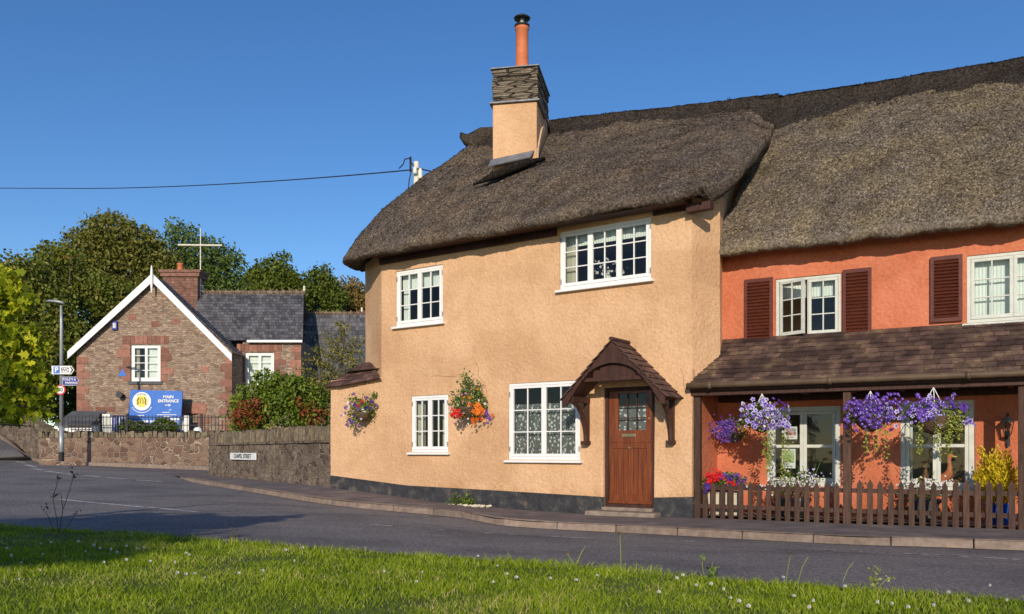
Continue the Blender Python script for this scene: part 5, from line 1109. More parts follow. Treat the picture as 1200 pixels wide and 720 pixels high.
# blue board in front of the gable
DS = 34.7; FSg = Frame((0, DS), (1, 0)); sx = lambda x: (x-600)*DS/1000; sz = lambda y: EYE+(HOR-y)*DS/1000
sb = thing('entrance_sign', (sx(181), DS, .5), 'large blue board reading MAIN ENTRANCE with a round emblem on the stone gable', 'sign')
mb = MB(); q = [(150, 489), (212, 491), (214, 458.5), (153, 457)]; mb.prism([(sx(a), DS, sz(b)) for a, b in q], [(sx(a), DS+.06, sz(b)) for a, b in q]); q = [(150, 503), (210, 504.5), (211.5, 491.2), (150, 489.2)]; mb.prism([(sx(a), DS, sz(b)) for a, b in q], [(sx(a), DS+.05, sz(b)) for a, b in q]); mb.build('board', 'signblue', sb)
mb = MB(); disc(mb, FSg, sx(166.3), .012, sz(470.5), .375); mb.build('emblem_disc', 'signwhite', sb)
mb = MB(); disc(mb, FSg, sx(166.3), .018, sz(470.5), .24); mb.build('emblem_field', 'signyellow', sb)
mb = MB()
for sg in (-1, 1):
    mb.tube([(sx(166.3)+sg*.10, DS-.025, sz(470.5)+.15), (sx(166.3)+sg*.17, DS-.025, sz(470.5)+.05), (sx(166.3)+sg*.14, DS-.025, sz(470.5)-.05), (sx(166.3)+sg*.18, DS-.025, sz(470.5)-.14)], .022, 6)
mb.tube([(sx(166.3)-.06, DS-.025, sz(470.5)-.1), (sx(166.3)-.05, DS-.025, sz(470.5)+.08), (sx(166.3), DS-.025, sz(470.5)+.14), (sx(166.3)+.05, DS-.025, sz(470.5)+.08), (sx(166.3)+.06, DS-.025, sz(470.5)-.1)], .012, 6)
for k in range(7): an = math.pi/2+(k-3)*.19; mb.box(Frame((sx(166.3)+.30*math.cos(an), DS-.001), (1, 0)), -.018, .018, .0, .018, sz(470.5)+.30*math.sin(an)-.02, sz(470.5)+.30*math.sin(an)+.02)
mb.build('emblem_figure', 'greyroof', sb)
text_obj('MAIN', FSg, sx(197.5), .015, sz(465.5), .115, 'signwhite', sb, bold=.03, wide=1.05); text_obj('ENTRANCE', FSg, sx(197.5), .015, sz(470.3), .115, 'signwhite', sb, bold=.03, wide=1.0)
mb = MB(); mb.box(FSg, sx(193.5), sx(198), .0, .012, sz(475.4), sz(474.6)); mb.prism([(sx(197.5), DS-.012, sz(476.6)), (sx(200.5), DS-.012, sz(475)), (sx(197.5), DS-.012, sz(473.4))], [(sx(197.5), DS, sz(476.6)), (sx(200.5), DS, sz(475)), (sx(197.5), DS, sz(473.4))])
for (x0, x1, y) in ((198, 201, 480.5), (190, 199, 483.5), (184, 207, 486.3), (192, 200, 488.2), (161, 169, 487.0)): mb.box(FSg, sx(x0), sx(x1), .001, .010, sz(y)-.012, sz(y)+.012)
for k in range(13): an = -math.pi/2+(k-6)*.16; mb.box(Frame((sx(166.3)+.46*math.cos(an), DS), (1, 0)), -.03, .03, .0, .010, sz(470.5)+.46*math.sin(an)-.015, sz(470.5)+.46*math.sin(an)+.015)
for (x0, x1, y) in ((157, 160, 494), (161.5, 164, 494), (168, 174, 494), (176, 181, 494), (187, 189, 490.8), (190, 196, 491.2), (199, 210, 491.4), (204, 208, 494.6)): mb.box(FSg, sx(x0), sx(x1), .001, .012, sz(y)-.04, sz(y)+.035)
mb.build('arrow', 'signwhite', sb)
mb = MB(); disc(mb, FSg, sx(152.5), .012, sz(494), .09); mb.build('emblem_disc', 'signyellow', sb)
for x_ in (152, 210): mb = MB(); mb.box(FSg, sx(x_)-.04, sx(x_)+.04, -.14, -.06, .4, sz(470)); mb.build('post', 'steel', sb)

# yard things behind the wall
def simple(name, label, cat, parts, loc, group=None):
    t = thing(name, loc, label, cat, group)
    for pn, mt, fnc in parts: mb = MB(); fnc(mb); mb.build(pn, mt, t)
    return t
DY = 34.0; FY = Frame((0, DY), (1, 0)); yx = lambda x: (x-600)*DY/1000; yz = lambda y: EYE+(HOR-y)*DY/1000
simple('bin_shelter', 'low grey felt roofed shelter behind the railings at the left of the gable', 'shelter', [('roof', 'greyroof', lambda mb: mb.hexa([(yx(76), DY-.8, yz(500)), (yx(118), DY-.8, yz(500)), (yx(117), DY+.6, yz(482.5)), (yx(76), DY+.6, yz(482.5)), (yx(76), DY-.8, yz(498)), (yx(118), DY-.8, yz(498)), (yx(117), DY+.6, yz(481)), (yx(76), DY+.6, yz(481))])),
    ('side_panel', 'white', lambda mb: mb.box(Frame((0, DY-.6), (1, 0)), yx(77), yx(116), -1.0, 0, .4, yz(500)))], (yx(97), DY, .4))
simple('white_door', 'narrow white panelled door leaf beside the grey shelter', 'door', [('panel', 'white', lambda mb: (mb.box(FY, yx(118), yx(131), -.05, 0, .4, yz(485.5)))), ('moulding', 'offwhite', lambda mb: (mb.box(FY, yx(120), yx(124), .001, .02, .6, yz(488)), mb.box(FY, yx(125), yx(129), .001, .02, .6, yz(488))))], (yx(125), DY, .4))
simple('notice_panel', 'blue and white striped panel between the white door and the blue board', 'panel', [('panel', 'navy', lambda mb: mb.box(FY, yx(132), yx(148), -.05, 0, .4, yz(487))), ('stripe', 'signwhite', lambda mb: [mb.box(FY, yx(133+k*3.2), yx(134.2+k*3.2), .001, .012, .5, yz(488)) for k in range(5)])], (yx(140), DY, .4))
simple('display_board', 'white board standing at the right edge of the blue entrance board', 'panel', [('panel', 'white', lambda mb: mb.box(Frame((0, DS+.2), (1, 0)), sx(211), sx(219), -.05, 0, .4, sz(487))), ('foot', 'steel', lambda mb: mb.box(Frame((0, DS+.2), (1, 0)), sx(211), sx(219), -.1, .1, .38, .44))], (sx(215), DS+.2, .4))
simple('white_dome', 'small rounded white cover poking above the stone wall near the hedge', 'cover', [('dome', 'white', lambda mb: mb.lathe((yx(248), DY-1.5, yz(511)), [(.17, 0), (.17, .12), (.15, .22), (.09, .29), (.01, .31)], 16)), ('stand', 'steel', lambda mb: mb.tube([(yx(248), DY-1.5, .4), (yx(248), DY-1.5, yz(511))], .05))], (yx(248), DY-1.5, .4))
# railings
RD = 33.0; rx_ = lambda x: (x-600)*RD/1000; rz_ = lambda y: EYE+(HOR-y)*RD/1000
ra = thing('iron_railings', (rx_(170), RD, 1.2), 'black iron railings along the top of the rubble wall before the stone house', 'railings')
bar0 = MB(); bar0.tube([(rx_(76), RD, .6), (rx_(76), RD, rz_(487))], .013, 5); b0o = bar0.build('bar', 'iron', ra, loc=(rx_(76), RD, .6))
x_ = 80.0
while x_ < 267: 
    o2 = b0o.copy(); C.objects.link(o2); o2.parent = ra; o2.location.x = b0o.location.x+(x_-76)*RD/1000; x_ += 4.1
for y_ in (489.5, 499): mb = MB(); mb.box(Frame((0, RD), (1, 0)), rx_(75), rx_(267), -.012, .012, rz_(y_), rz_(y_)+.03); mb.build('rail', 'iron', ra)
for xx in (118, 149, 236): mb = MB(); mb.box(Frame((0, RD), (1, 0)), rx_(xx)-.04, rx_(xx)+.04, -.04, .04, .6, rz_(485)); mb.build('post', 'iron', ra)

# ------------------------------------------------------------------ boundary walls
def rubble_wall(p, q, zb0, zb1, zt, th, mat, label, cop_h, cop_style, name='stone_wall', ledge=False):
    ztf = (lambda a: zt[0]+(zt[1]-zt[0])*a) if isinstance(zt, tuple) else (lambda a: zt)
    F = Frame(p, (q[0]-p[0], q[1]-p[1])); L = math.hypot(q[0]-p[0], q[1]-p[1]); t = thing(name, F.P(L/2, -th/2, (zb0+zb1)/2), label, 'wall')
    mb = MB(); n = int(L/.3)
    for i in range(n):
        a0, a1 = L*i/n, L*(i+1)/n
        def pp(a, b, z): return wob(F.P(a, b, z), 1.3, .03)
        mb.hexa([pp(a0, 0.02, -.3), pp(a1, .02, -.3), pp(a1, -th, -.3), pp(a0, -th, -.3), pp(a0, 0, ztf(a0/L)-cop_h), pp(a1, 0, ztf(a1/L)-cop_h), pp(a1, -th, ztf(a1/L)-cop_h), pp(a0, -th, ztf(a0/L)-cop_h)], .5)
    mb.build('wall_face', mat, t)
    if ledge: lb_ = MB(); lb_.box(F, .1, L-.02, -th-.03, .05, zt-cop_h, zt-cop_h+.045); lb_.build('ledge', mat, t)
    cb = MB(); a = 0
    while a < L-.02:
        z0 = ztf(a/L)-cop_h+(.045 if ledge else 0)
        w_ = random.uniform(*cop_style[:2]); h = cop_h*random.uniform(.72, 1.12) if not ledge else (cop_h-.045)*random.uniform(.82, 1.12); w_ = min(w_, L-a); j = random.uniform(-.03, .03); tl = random.uniform(-.03, .03)
        cb.hexa([F.P(a+.004, .015+j, z0), F.P(a+w_-.004, .015+j, z0), F.P(a+w_-.004, -th+j, z0), F.P(a+.004, -th+j, z0), F.P(a+.008+tl, .0+j, z0+h), F.P(a+w_-.012+tl, .0+j, z0+h*random.uniform(.88, 1)), F.P(a+w_-.012+tl, -th+.02+j, z0+h*.9), F.P(a+.008+tl, -th+.02+j, z0+h*.95)]); a += w_
    cb.build('coping', 'coping', t, bevel=.012); return t, F, L
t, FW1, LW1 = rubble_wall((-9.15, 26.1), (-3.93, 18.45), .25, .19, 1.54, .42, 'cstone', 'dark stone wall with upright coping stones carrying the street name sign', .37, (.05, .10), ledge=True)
t, FW2, LW2 = rubble_wall((-17.9, 32.3), (-10.3, 31.9), .45, .45, 1.76, .45, 'wstone', 'sunlit wall of pale mortared rubble stone below the iron railings', .26, (.08, .2))
mb = MB(); mb.box(Frame((-9.35, 26.4), (5.22, -7.65)), 0, .35, -.5, .03, 0, 1.50); mb.build('wall_pier', 'cstone', bpy.data.objects['stone_wall'])
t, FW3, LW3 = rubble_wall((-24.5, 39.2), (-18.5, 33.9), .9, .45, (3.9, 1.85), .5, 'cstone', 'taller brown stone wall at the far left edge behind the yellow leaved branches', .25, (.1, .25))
# street name sign
sn = thing('street_name_sign', FW1.P(FW1.a(287), .05, .7), 'small white CHAPEL STREET name plate on the dark stone wall', 'street sign'); a0, a1 = FW1.a(272.5), FW1.a(302.5); z0, z1 = FW1.z(287, 539), FW1.z(287, 531)
mb = MB(); mb.box(FW1, a0, a1, .045, .07, z0, z1); mb.build('plate', 'signwhite', sn, bevel=.003)
text_obj('CHAPEL STREET', FW1, (a0+a1)/2, .072, (z0+z1)/2, .115, 'signblack', sn, wide=(a1-a0)/1.38*.80, bold=.012)

# ------------------------------------------------------------------ street lamp and its signs
LD = 30.6; lx = lambda x: (x-600)*LD/1000; lz = lambda y: EYE+(HOR-y)*LD/1000
lamp = thing('street_lamp', (lx(72), LD, lz(538)), 'slim grey street lamp column with a flat lantern, by the rubble wall', 'street lamp')
mb = MB(); mb.tube([(lx(72), LD, lz(540)), (lx(72), LD, lz(500))], .085, 12); mb.tube([(lx(72), LD, lz(500)), (lx(72), LD, lz(380)), (lx(71.5), LD, lz(358))], [.07, .055, .04], 12); mb.build('column', 'steel', lamp, smooth=True)
mb = MB(); mb.tube([(lx(72), LD, lz(541)), (lx(72), LD, lz(530))], .093, 12); mb.build('column_base', 'iron', lamp)
mb = MB(); mb.tube([(lx(75), LD, lz(360)), (lx(73), LD, lz(356.5)), (lx(66), LD, lz(354)), (lx(58), LD, lz(353)), (lx(54), LD, lz(353.5))], [.04, .10, .11, .09, .02], 10, flat=.9); mb.v = [(x, y, lz(355)+(z-lz(355))*.55+ (lz(354)-lz(355))) for x, y, z in mb.v]; mb.build('lantern', 'steel', lamp, smooth=True)
FL = Frame((0, LD-.08), (1, 0))
def arrow_sign(x0, x1, xt, y0, y1, mat, edge, label, parts):
    t = thing('direction_sign', (lx(x0), LD-.08, lz(y1)), label, 'sign'); ym = (y0+y1)/2
    def outl(g): return [(lx(x0)-g, lz(y1)-g), (lx(x1)-g*.3, lz(y1)-g), (lx(xt)+g, lz(ym)), (lx(x1)-g*.3, lz(y0)+g), (lx(x0)-g, lz(y0)+g)]
    for nm, m_, g, b0, b1 in (('border', edge, .0, .0, .02), ('face', mat, -.025, .02, .026)):
        mb = MB(); o_ = outl(g); mb.prism([FL.P(a, b1, z) for a, z in o_], [FL.P(a, b0, z) for a, z in o_]); mb.build(nm, m_, t)
    return t
t = arrow_sign(61.5, 85, 89.7, 428.5, 439.8, 'signwhite', 'signblack', 'white arrow sign with a blue P and a WC box on the lamp column', None)
mb = MB(); mb.box(FL, lx(64.5), lx(72), .026, .032, lz(438.2), lz(430)); mb.build('parking_panel', 'signblue', t); text_obj('P', FL, lx(68.2), .036, lz(434.1), .17, 'signwhite', t, bold=.03)
mb = MB(); 
for (x0, x1, y0, y1) in ((74, 82, 431, 431.5), (74, 82, 437.2, 437.7), (74, 74.5, 431, 437.7), (81.5, 82, 431, 437.7)): mb.box(FL, lx(x0), lx(x1), .026, .03, lz(y1), lz(y0))
mb.build('box_outline', 'signblack', t); text_obj('WC', FL, lx(78), .03, lz(434.3), .12, 'signblack', t, bold=.01)
mb = MB(); mb.prism([FL.P(lx(a), .03, lz(b)) for a, b in ((83.2, 430), (84.6, 430), (88, 434.1), (84.6, 438.2), (83.2, 438.2), (86, 434.1))], [FL.P(lx(a), .024, lz(b)) for a, b in ((83.2, 430), (84.6, 430), (88, 434.1), (84.6, 438.2), (83.2, 438.2), (86, 434.1))]); mb.build('chevron', 'signblack', t)
t = arrow_sign(74.5, 91, 94.3, 442, 452.3, 'navy', 'steel', 'navy arrow sign reading TOILETS and PARKING below the white one', None)
text_obj('TOILETS &', FL, lx(83), .03, lz(445.3), .075, 'signwhite', t, bold=.012, wide=.95); text_obj('PARKING', FL, lx(85.5), .03, lz(449.2), .075, 'signwhite', t, bold=.012, wide=1)
t = thing('speed_limit_sign', (lx(72), LD-.08, lz(463)), 'round red ringed 30 speed limit sign lowest on the lamp column', 'sign')
mb = MB(); disc(mb, FL, lx(72.3), .01, lz(457.3), .185, .02); mb.build('red_ring', 'signred', t); mb = MB(); disc(mb, FL, lx(72.3), .016, lz(457.3), .135, .006); mb.build('face', 'signwhite', t); text_obj('30', FL, lx(72.3), .02, lz(457.3), .135, 'signblack', t, bold=.02, wide=.95)

# ------------------------------------------------------------------ telegraph pole and cables
TD = 27.0; tx_ = lambda x: (x-600)*TD/1000; tz_ = lambda y: EYE+(HOR-y)*TD/1000
tp = thing('telegraph_pole', (tx_(487), TD, 0), 'weathered wooden telegraph pole top rising behind the left thatch slope', 'telegraph pole')
mb = MB(); mb.tube([(tx_(487), TD, 0), (tx_(488), TD, tz_(190))], [.15, .085], 10); mb.build('pole', 'mast', tp)
mb = MB(); mb.lathe((tx_(493), TD-.1, tz_(211)), [(.06, 0), (.075, .05), (.075, .22), (.05, .3), (.02, .34)], 10); mb.build('insulator', 'porcelain', tp); mb = MB(); mb.lathe((tx_(487), TD-.16, tz_(206)), [(.05, 0), (.07, .05), (.06, .2), (.02, .25)], 10); mb.build('insulator', 'porcelain', tp)
mb = MB(); mb.tube([(tx_(481), TD, tz_(202)), (tx_(481.5), TD-.1, tz_(185))], .035, 6)
mb.tube([(tx_(468), TD-.1, tz_(199)), (tx_(473), TD-.1, tz_(194)), (tx_(475), TD-.1, tz_(188)), (tx_(480), TD-.1, tz_(187)), (tx_(483), TD-.1, tz_(193)), (tx_(488), TD-.12, tz_(200))], .02, 6)
mb.tube([(tx_(483), TD-.1, tz_(200)), (tx_(480), TD-.1, tz_(212)), (tx_(479), TD-.1, tz_(222)), (tx_(483), TD-.1, tz_(230))], .02, 6); mb.tube([(tx_(495), TD-.1, tz_(210)), (tx_(498), TD-.1, tz_(219)), (tx_(492), TD-.1, tz_(224))], .02, 6); mb.box(Frame((tx_(484), TD), (1, 0)), 0, .32, .06, .12, tz_(200), tz_(198.5)); mb.build('looped_cable', 'iron', tp)
wrm = MB(); pts = []
for i in range(25):
    f_ = i/24; x_ = -60+f_*(483+60); y_ = 220.5+1.0*math.sin(f_*2.2)-22*max(0, (f_-.30)/.70)**1.6; D_ = TD-f_*0+ (1-f_)*0; D_ = TD+(1-f_)*24; pts.append(((x_-600)*D_/1000, D_, EYE+(HOR-y_)*D_/1000))
wrm.tube(pts, .022, 5); o = wrm.build('overhead_cable', 'iron'); props(o, 'long black cable sagging across the sky to the left of the pole', 'cable')
wrm = MB(); wrm.tube([(tx_(491), TD, tz_(198)), (tx_(520), TD+.5, tz_(198.5)), (tx_(560), TD+1, tz_(200)), (tx_(640), TD+2, tz_(205))], .022, 5); o = wrm.build('overhead_cable', 'iron'); props(o, 'short black cable running from the pole to the right behind the ridge', 'cable')

# ------------------------------------------------------------------ trees and shrubs
def px(x, y, D): return ((x-600)*D/1000, D, EYE+(HOR-y)*D/1000)
def lobesat(D, L):   # (x, y, radius px, [dd])
    out = []
    for l in L:
        p = px(l[0], l[1], D+(l[3] if len(l) > 3 else 0)); r_ = l[2]*D/1000; out.append((*p, r_, r_*.9, r_*(l[4] if len(l) > 4 else .85)))
    return out
tree(px(25, 525, 47), lobesat(47, [(20, 330, 38), (-15, 345, 45), (45, 365, 40), (10, 400, 50), (55, 425, 40), (20, 460, 45), (75, 395, 30)]), 'leaf_olive', 'dark olive tree at the far left, rising behind the yellow leaved branches', 1600, 16, .36, .25, group='trees behind the stone house', trunk_r=.35)
tree(px(85, 525, 52), lobesat(52, [(70, 330, 42), (95, 370, 45), (60, 300, 20), (110, 420, 42), (85, 460, 45), (130, 350, 30)]), 'leaf_olive', 'bushy mottled olive tree directly left of the gable', 1600, 16, .36, .25, group='trees behind the stone house', trunk_r=.35)
tree(px(140, 525, 58), lobesat(58, [(130, 285, 38), (105, 295, 32), (165, 292, 30), (185, 315, 28), (140, 325, 45), (100, 330, 35), (180, 345, 35), (130, 268, 20)]), 'leaf_brown', 'tallest bronze brown tree rising above the white gable apex', 2000, 16, .36, .25, group='trees behind the stone house', trunk_r=.4)
tree(px(235, 520, 62), lobesat(62, [(215, 282, 24), (240, 300, 28), (205, 305, 22), (265, 305, 22), (280, 325, 20), (230, 330, 35), (205, 265, 12), (255, 335, 35), (195, 335, 25)]), 'leaf_mid', 'airy green tree behind the brick chimney and the cross mast', 900, 14, .45, .25, group='trees behind the stone house', trunk_r=.35, shell=.35, limbs=22)
tree(px(320, 520, 55), lobesat(55, [(320, 325, 26), (305, 340, 24), (338, 335, 22), (345, 350, 22), (320, 350, 34), (330, 305, 12)]), 'leaf_dark', 'rounded dark green tree behind the middle of the slate roof', 900, 16, .42, .23, group='trees behind the stone house')
tree(px(378, 520, 57), lobesat(57, [(375, 335, 22), (362, 350, 22), (390, 350, 18), (378, 318, 11), (372, 365, 30)]), 'leaf_dark', 'pointed dark green tree above the lower slate roof', 700, 16, .4, .22, group='trees behind the stone house')
tree(px(410, 520, 60), lobesat(60, [(410, 340, 18), (420, 350, 18), (400, 352, 15), (412, 370, 24), (425, 365, 20)]), 'leaf_gold', 'small golden brown tree touching the left edge of the cottage', 560, 14, .35, .22, group='trees behind the stone house')
def shrub(name, base, lobes, mat, label, cat, nclump, per, sig, size, second=None, stems=6, group=None):
    t = thing(name, base, label, cat, group); mb = MB()
    for i in range(stems):
        l = lobes[i % len(lobes)]; e = Vector(l[:3])+Vector((random.uniform(-.5, .5)*l[3], 0, random.uniform(0, .7)*l[5])); b_ = Vector(base)+Vector((random.uniform(-.1, .1), 0, 0)); mb.tube([b_, b_.lerp(e, .5)+Vector((0, 0, .15)), e], [.035, .022, .006], 5)
    mb.build('stem', 'bark', t); crown('foliage', mat, t, lobes, nclump, per, sig, size)
    if second: crown('red_foliage', second[0], t, second[1], second[2], per, sig, size)
    return t
HD = 29.5
shrub('hedge_shrub', px(330, 540, HD), lobesat(HD, [(330, 462, 30), (300, 470, 28), (360, 468, 28), (290, 488, 26), (330, 492, 40), (372, 490, 26), (312, 446, 16), (350, 455, 18), (375, 465, 16)]), 'leaf_hedge', 'large rounded green shrub with red tinges behind the dark stone wall', 'shrub', 1000, 13, .16, .13, ('leaf_red', lobesat(HD, [(296, 484, 20, -.75), (284, 490, 13, -.6), (368, 484, 17, -.6), (347, 474, 9, -.9), (303, 470, 10, -.5)]), 85))
shrub('garden_shrub', px(170, 520, 33.6), lobesat(33.6, [(190, 497, 9), (198, 499, 8), (205, 500, 6), (184, 500, 6)]), 'leaf_hedge', 'bright green shrub on the wall top below the blue board', 'shrub', 130, 12, .09, .11)
shrub('garden_shrub', px(150, 520, 33.6), lobesat(33.6, [(150, 500, 8), (165, 500, 7), (142, 501, 5), (175, 501, 6)]), 'leaf_dark', 'low dark shrub below the round emblem of the blue board', 'shrub', 120, 12, .09, .11)
# slender yellowing sapling in front of lower slate roof
SD = 27.5
t = thing('young_tree', px(396, 535, SD), 'slender yellow green sapling in front of the lower slate roof', 'tree'); mb = MB(); b_ = Vector(px(398, 535, SD)); mb.tube([b_, px(397, 470, SD), px(400, 430, SD), px(404, 385, SD)], [.06, .045, .03, .008], 7)
ends = [(360, 420), (355, 432), (372, 408), (380, 440), (420, 400), (424, 425), (385, 395), (365, 445), (410, 440), (418, 412), (400, 380), (378, 425), (395, 410)]
for e in ends: st_ = Vector(px(399, e[1]+random.uniform(10, 30), SD)); en = Vector(px(e[0], e[1], SD+random.uniform(-.6, .6))); mb.tube([st_, st_.lerp(en, .6)+Vector((0, 0, .08)), en], [.02, .012, .004], 5)
mb.build('trunk', 'bark', t); Pl = []
for e in ends:
    st_ = Vector(px(399, e[1]+18, SD)); en = Vector(px(e[0], e[1], SD))
    for _ in range(170): f_ = random.uniform(.25, 1.08); q = st_.lerp(en, f_); Pl.append((q.x+random.gauss(0, .14), q.y+random.gauss(0, .3), q.z+random.gauss(0, .075)))
V, F = leaf_arrays(np.array(Pl), .10, .5); M['leaf_sap'] = leafmat('sapling_leaf', [(0, (.09, .10, .015)), (.6, (.22, .20, .03)), (1, (.34, .28, .06))], .3); npmesh('crown', 'leaf_sap', V, F, rng.random(len(Pl)), t)
# near tree at the left edge
ND = 6.6; t = thing('maple_tree', (-6.3, 6.4, .15), 'sunlit yellow green maple hanging over the left edge of the view', 'tree'); mb = MB()
mb.tube([(-6.3, 6.4, .1), (-6.25, 6.4, 1.2), (-6.2, 6.4, 2.4), (-6.0, 6.45, 3.2)], [.12, .10, .07, .02], 10)
for e in ((10, 330), (30, 370), (50, 400), (20, 430), (45, 455), (60, 480), (15, 480), (40, 500), (-10, 380), (0, 350)):
    en = Vector(px(e[0], e[1], ND+random.uniform(-.3, .3))); s0 = Vector((-6.2, 6.4, min(2.8, en.z+random.uniform(-.3, .1)))); mb.tube([s0, s0.lerp(en, .5)+Vector((0, 0, .12)), en], [.03, .018, .004], 6)
mb.build('trunk', 'bark', t, smooth=True)
Lb = lobesat(ND, [(8, 325, 14), (25, 350, 18), (-5, 360, 30), (20, 395, 28), (40, 405, 16), (25, 440, 28), (50, 462, 14), (5, 440, 30), (20, 480, 24), (52, 482, 13), (-30, 400, 50), (30, 465, 24), (-25, 460, 40), (62, 492, 7), (5, 310, 8), (-90, 400, 38), (-150, 385, 45), (-210, 415, 42), (-260, 380, 45)])
P, tone, cen = lobes_points(Lb, 640, 11, .055, .3); n = len(P)
# lobed (five pointed) leaves
a = rng.normal(size=(n, 3)); a[:, 2] -= .6; a /= np.linalg.norm(a, axis=1)[:, None]; nr = rng.normal(size=(n, 3)); nr[:, 1] -= .8; b2 = np.cross(nr, a); b2 /= np.linalg.norm(b2, axis=1)[:, None]; c2 = np.cross(a, b2)
s_ = (.060*rng.uniform(.4, 1.5, n))[:, None]; star = [(-.5, 0), (-.25, .42), (-.02, .2), (.12, .52), (.22, .16), (.6, 0), (.22, -.16), (.12, -.52), (-.02, -.2), (-.25, -.42)]
V = np.stack([P+a*s_*u_+b2*s_*v_+c2*s_*(.12*abs(v_)) for u_, v_ in star], 1).reshape(-1, 3); npmesh('crown', 'leaf_yellow', V, np.arange(10*n).reshape(n, 10), tone, t)
# tree behind the viewpoint, which throws the long shadow over the road
t = tree((-8.2, -6.5, .1), [(-6.5, -3.9, 5.3, 1.5, 1.0, .6), (-7.4, -4.4, 5.2, 1.4, 1.0, .6), (-5.9, -4.9, 5.1, 1.2, .9, .4), (-6.4, -4.0, 4.9, 1.3, .9, .5), (-8.6, -4.8, 4.9, 1.0, .9, .5)], 'leaf_mid', 'broad green tree behind the viewpoint that shades the verge', 620, 18, .24, .2, trunk_r=.14, shell=.1, limbs=16)
t = tree((-6.9, -6.8, .1), [(-5.7, -3.3, 4.0, 1.6, .5, .22), (-6.9, -3.2, 4.0, 1.3, .6, .3), (-4.75, -3.2, 4.05, .8, .25, .10), (-5.2, -5.3, 4.0, .75, .25, .10), (-6.3, -3.7, 4.1, 1.7, .8, .25)], 'leaf_mid', 'smaller green tree behind the viewpoint', 480, 16, .12, .14, trunk_r=.07, shell=.1, limbs=6)

# ------------------------------------------------------------------ small plants in the verge and by the plinth
def gp(x, y, D=None):
    """lawn point seen at a photo position"""
    z = .1
    for _ in range(15):
        D = (EYE-z)/(y-HOR)*1000; z = float(gz((x-600)/1000*D, D))
    return Vector(((x-600)/1000*D, D, z))
def clover():
    mb = MB(); c = Vector((0, 0, .05)); 
    for k in range(60):
        d_ = Vector((random.gauss(0, 1), random.gauss(0, 1), random.gauss(.2, 1))).normalized(); x = d_.orthogonal().normalized()*.0028; y = d_.cross(x); p = c+d_*.003; q = c+d_*.0098; mb.poly([p-x, p+x, q+x*.8+y*.3, q-x*.8])
    return mb
cl = clover(); cmesh = None
spots = [(8, 640), (13, 652), (25, 655), (48, 636), (50, 647), (60, 634), (47, 668), (22, 675), (92, 633), (100, 642), (110, 637), (117, 641), (130, 642), (137, 644), (148, 637), (162, 638), (168, 640), (122, 656), (148, 655), (176, 657), (205, 660), (218, 645), (222, 648), (208, 670), (218, 672), (228, 670), (240, 675), (280, 672), (345, 657), (308, 668), (335, 642), (355, 640), (450, 668), (488, 679), (495, 666), (560, 650), (583, 658), (594, 670), (578, 680), (605, 675), (645, 675), (772, 693), (793, 680), (800, 673), (816, 683), (833, 686), (848, 692), (856, 698), (866, 704), (877, 710), (918, 672), (948, 712), (953, 708), (1028, 710), (1045, 705), (1064, 711), (1094, 708), (1111, 692), (1135, 704), (930, 696), (990, 687), (1180, 703), (1160, 684), (700, 672), (675, 678)]
for i, (x_, y_) in enumerate(spots):
    p = gp(x_, y_+8)
    if i == 0: o0 = cl.build('clover_flower', 'p_white', loc=(0, 0, 0)); o = o0
    else: o = o0.copy(); C.objects.link(o)
    o.location = p+Vector((0, 0, random.uniform(-.025, .0))); k = random.uniform(.6, 1.3); o.scale = (k, k, random.uniform(.8, 1.2))
    props(o, 'tiny round white clover flower head in the sunlit lawn', 'flower', 'clover flowers in the lawn')
# thin dead seed stalks at the left
def stalk(name, label, base, stems, heads, mat, cat='weed', headmat=None, r0=.004):
    t = thing(name, base, label, cat); mb = MB(); hb = MB()
    for s_ in stems: mb.tube([Vector(base)+Vector(q) for q in s_], [r0*(1-.5*i/len(s_)) for i in range(len(s_))], 5)
    mb.build('stem', mat, t)
    for (q, n, sp, sz) in heads:
        P = np.array([Vector(base)+Vector(q)+Vector((random.gauss(0, sp), random.gauss(0, sp), random.gauss(0, sp))) for _ in range(n)]); V, F = leaf_arrays(P, sz, .6); npmesh('seed_head', headmat or 'stem', V, F, rng.random(n), t)
    return t
b_ = gp(69, 627); 
stalk('seed_stalk', 'tall dead branching seed stalk at the lawn edge on the left', b_, [[(0, 0, 0), (-.02, 0, .15), (-.06, 0, .36), (0, 0, .56)], [(.0, 0, 0), (.04, 0, .25), (.10, 0, .42), (.15, 0, .60)], [(-.04, 0, 0), (-.08, 0, .12), (-.13, 0, .24)], [(.02, 0, 0), (.10, 0, .1), (.17, 0, .22)], [(.04, 0, .25), (.02, 0, .4)], [(-.06, 0, .36), (.02, 0, .42)]],
      [((0, 0, .56), 12, .018, .03), ((.15, 0, .6), 14, .02, .03), ((-.13, 0, .25), 14, .02, .03), ((.18, 0, .23), 14, .02, .03), ((-.05, 0, .38), 8, .015, .03), ((.12, 0, .66), 6, .015, .02)], 'stem')
b_ = gp(273, 634); stalk('seed_stalk', 'short brown seed stalk on the lawn edge beside the tree shadow', b_, [[(0, 0, 0), (0, 0, .1)], [(.02, 0, 0), (.05, 0, .09)], [(-.02, 0, 0), (-.05, 0, .08)]], [((0, 0, .09), 20, .03, .02)], 'stem')
b_ = gp(728, 668); stalk('grass_stalk', 'single straight straw stalk standing up in front of the road below the door', b_, [[(0, 0, 0), (-.005, 0, .15), (-.01, 0, .28)]], [((-.01, 0, .26), 8, .006, .02)], 'gstem', headmat='leaf_gold', r0=.004)
